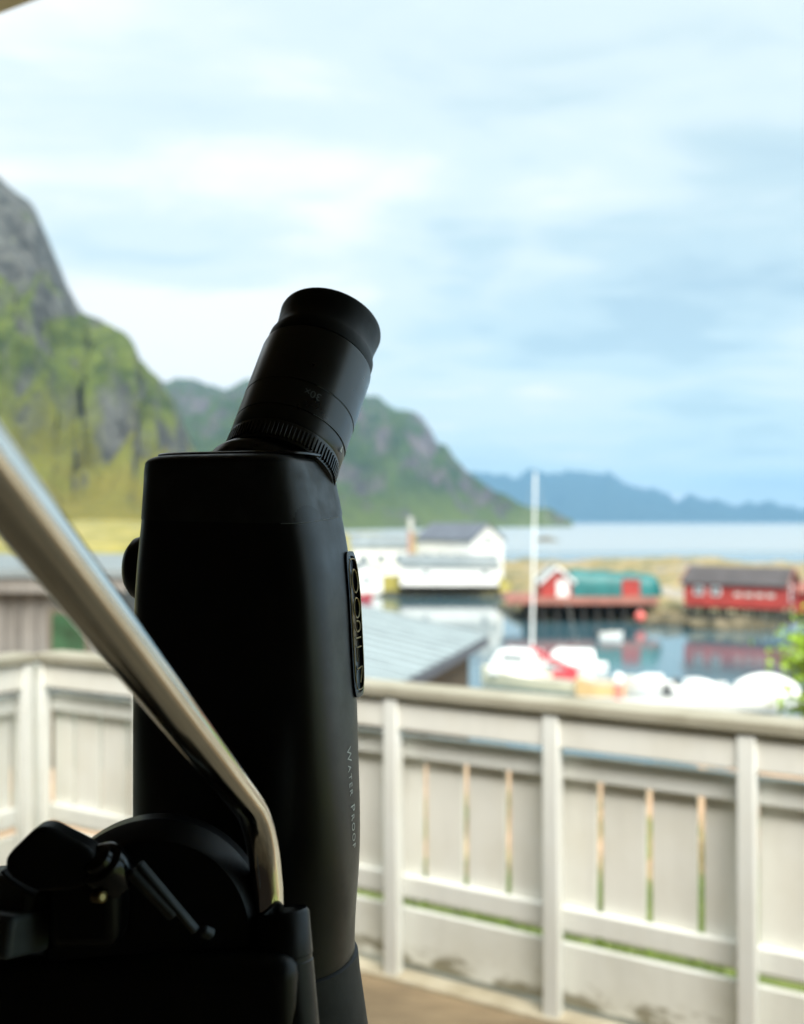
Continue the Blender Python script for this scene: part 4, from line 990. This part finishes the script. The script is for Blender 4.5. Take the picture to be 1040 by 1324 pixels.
# ------------------------------------------------------------------ shrub at the right edge
sh_loc = Vector((at(1108, 8.6), 8.6, near_ground(at(1108, 8.6), 8.6)))
shrub = empty('shrub', sh_loc); tag(shrub, 'bright green leafy shrub beyond the fence at the right edge', 'shrub')
m = MB(); clumps = []
for q in range(9):
    a = R(40 * q + random.uniform(-15, 15)); top = sh_loc + Vector((math.cos(a) * random.uniform(.2, .5), math.sin(a) * random.uniform(.2, .5), random.uniform(.7, 1.35)))
    m.tube([sh_loc, sh_loc.lerp(top, .5) + Vector((0, 0, .06)), top], [.03, .02, .008], 8); clumps.append(top)
m.build('stem', M['stem'], shrub, smooth=True)
m = MB()
for q in range(2600):
    c = random.choice(clumps); p = c + Vector((random.gauss(0, .16), random.gauss(0, .16), random.gauss(0, .14) - .03))
    a = Vector((random.uniform(-1, 1), random.uniform(-1, 1), random.uniform(-.4, .9))).normalized(); b = a.cross(Vector((random.uniform(-1, 1), random.uniform(-1, 1), random.uniform(-1, 1)))).normalized()
    l_, w_ = random.uniform(.06, .12), random.uniform(.022, .042)
    m.add([p - a * l_ / 2, p + b * w_ - a * .01, p + a * l_ / 2, p - b * w_ - a * .01], [(0, 1, 2, 3)])
m.build('foliage', M['leaf'], shrub)

# grass on the slope just outside the fence
m = MB()
for q in range(9000):
    s = random.uniform(-2.5, 4.2); n_ = 0.25 + 5.5 * random.random() ** 1.5; p = O0 + A * s + N * n_; z = near_ground(p.x, p.y)
    if fbm(p.x * .7, p.y * .7, 12) < -0.12: continue
    h = random.uniform(.10, .32); a = random.uniform(0, 6.28); dv = Vector((math.cos(a), math.sin(a), 0)); ln = Vector((random.gauss(0, .06), random.gauss(0, .06), h))
    b0 = Vector((p.x, p.y, z - .02)); m.add([b0 - dv * .008, b0 + dv * .008, b0 + ln * .6 + dv * .004, b0 + ln], [(0, 1, 2, 3)])
M['blade'] = simple('grass_blade', (0.11, 0.16, 0.025), 0.6, var=0.55, scale=3)
tag(m.build('grass', M['blade']), 'bright grass growing below the veranda fence', 'grass', None, 'stuff')

# ------------------------------------------------------------------ haze
t = bpy.data.materials.new('sea_air'); t.use_nodes = True; nt_ = t.node_tree; nt_.nodes.clear()
o_ = nt_.nodes.new('ShaderNodeOutputMaterial'); v_ = nt_.nodes.new('ShaderNodeVolumePrincipled'); nt_.links.new(v_.outputs[0], o_.inputs['Volume'])
v_.inputs['Color'].default_value = (0.28, 0.60, 0.95, 1); v_.inputs['Density'].default_value = 9.0e-5; v_.inputs['Anisotropy'].default_value = 0.0
m = MB(); m.box((0, 5800, 248), (18000, 12000, 504)); hz_ = m.build('haze', t); tag(hz_, 'thin blue sea haze over the whole view', 'haze', None, 'stuff')
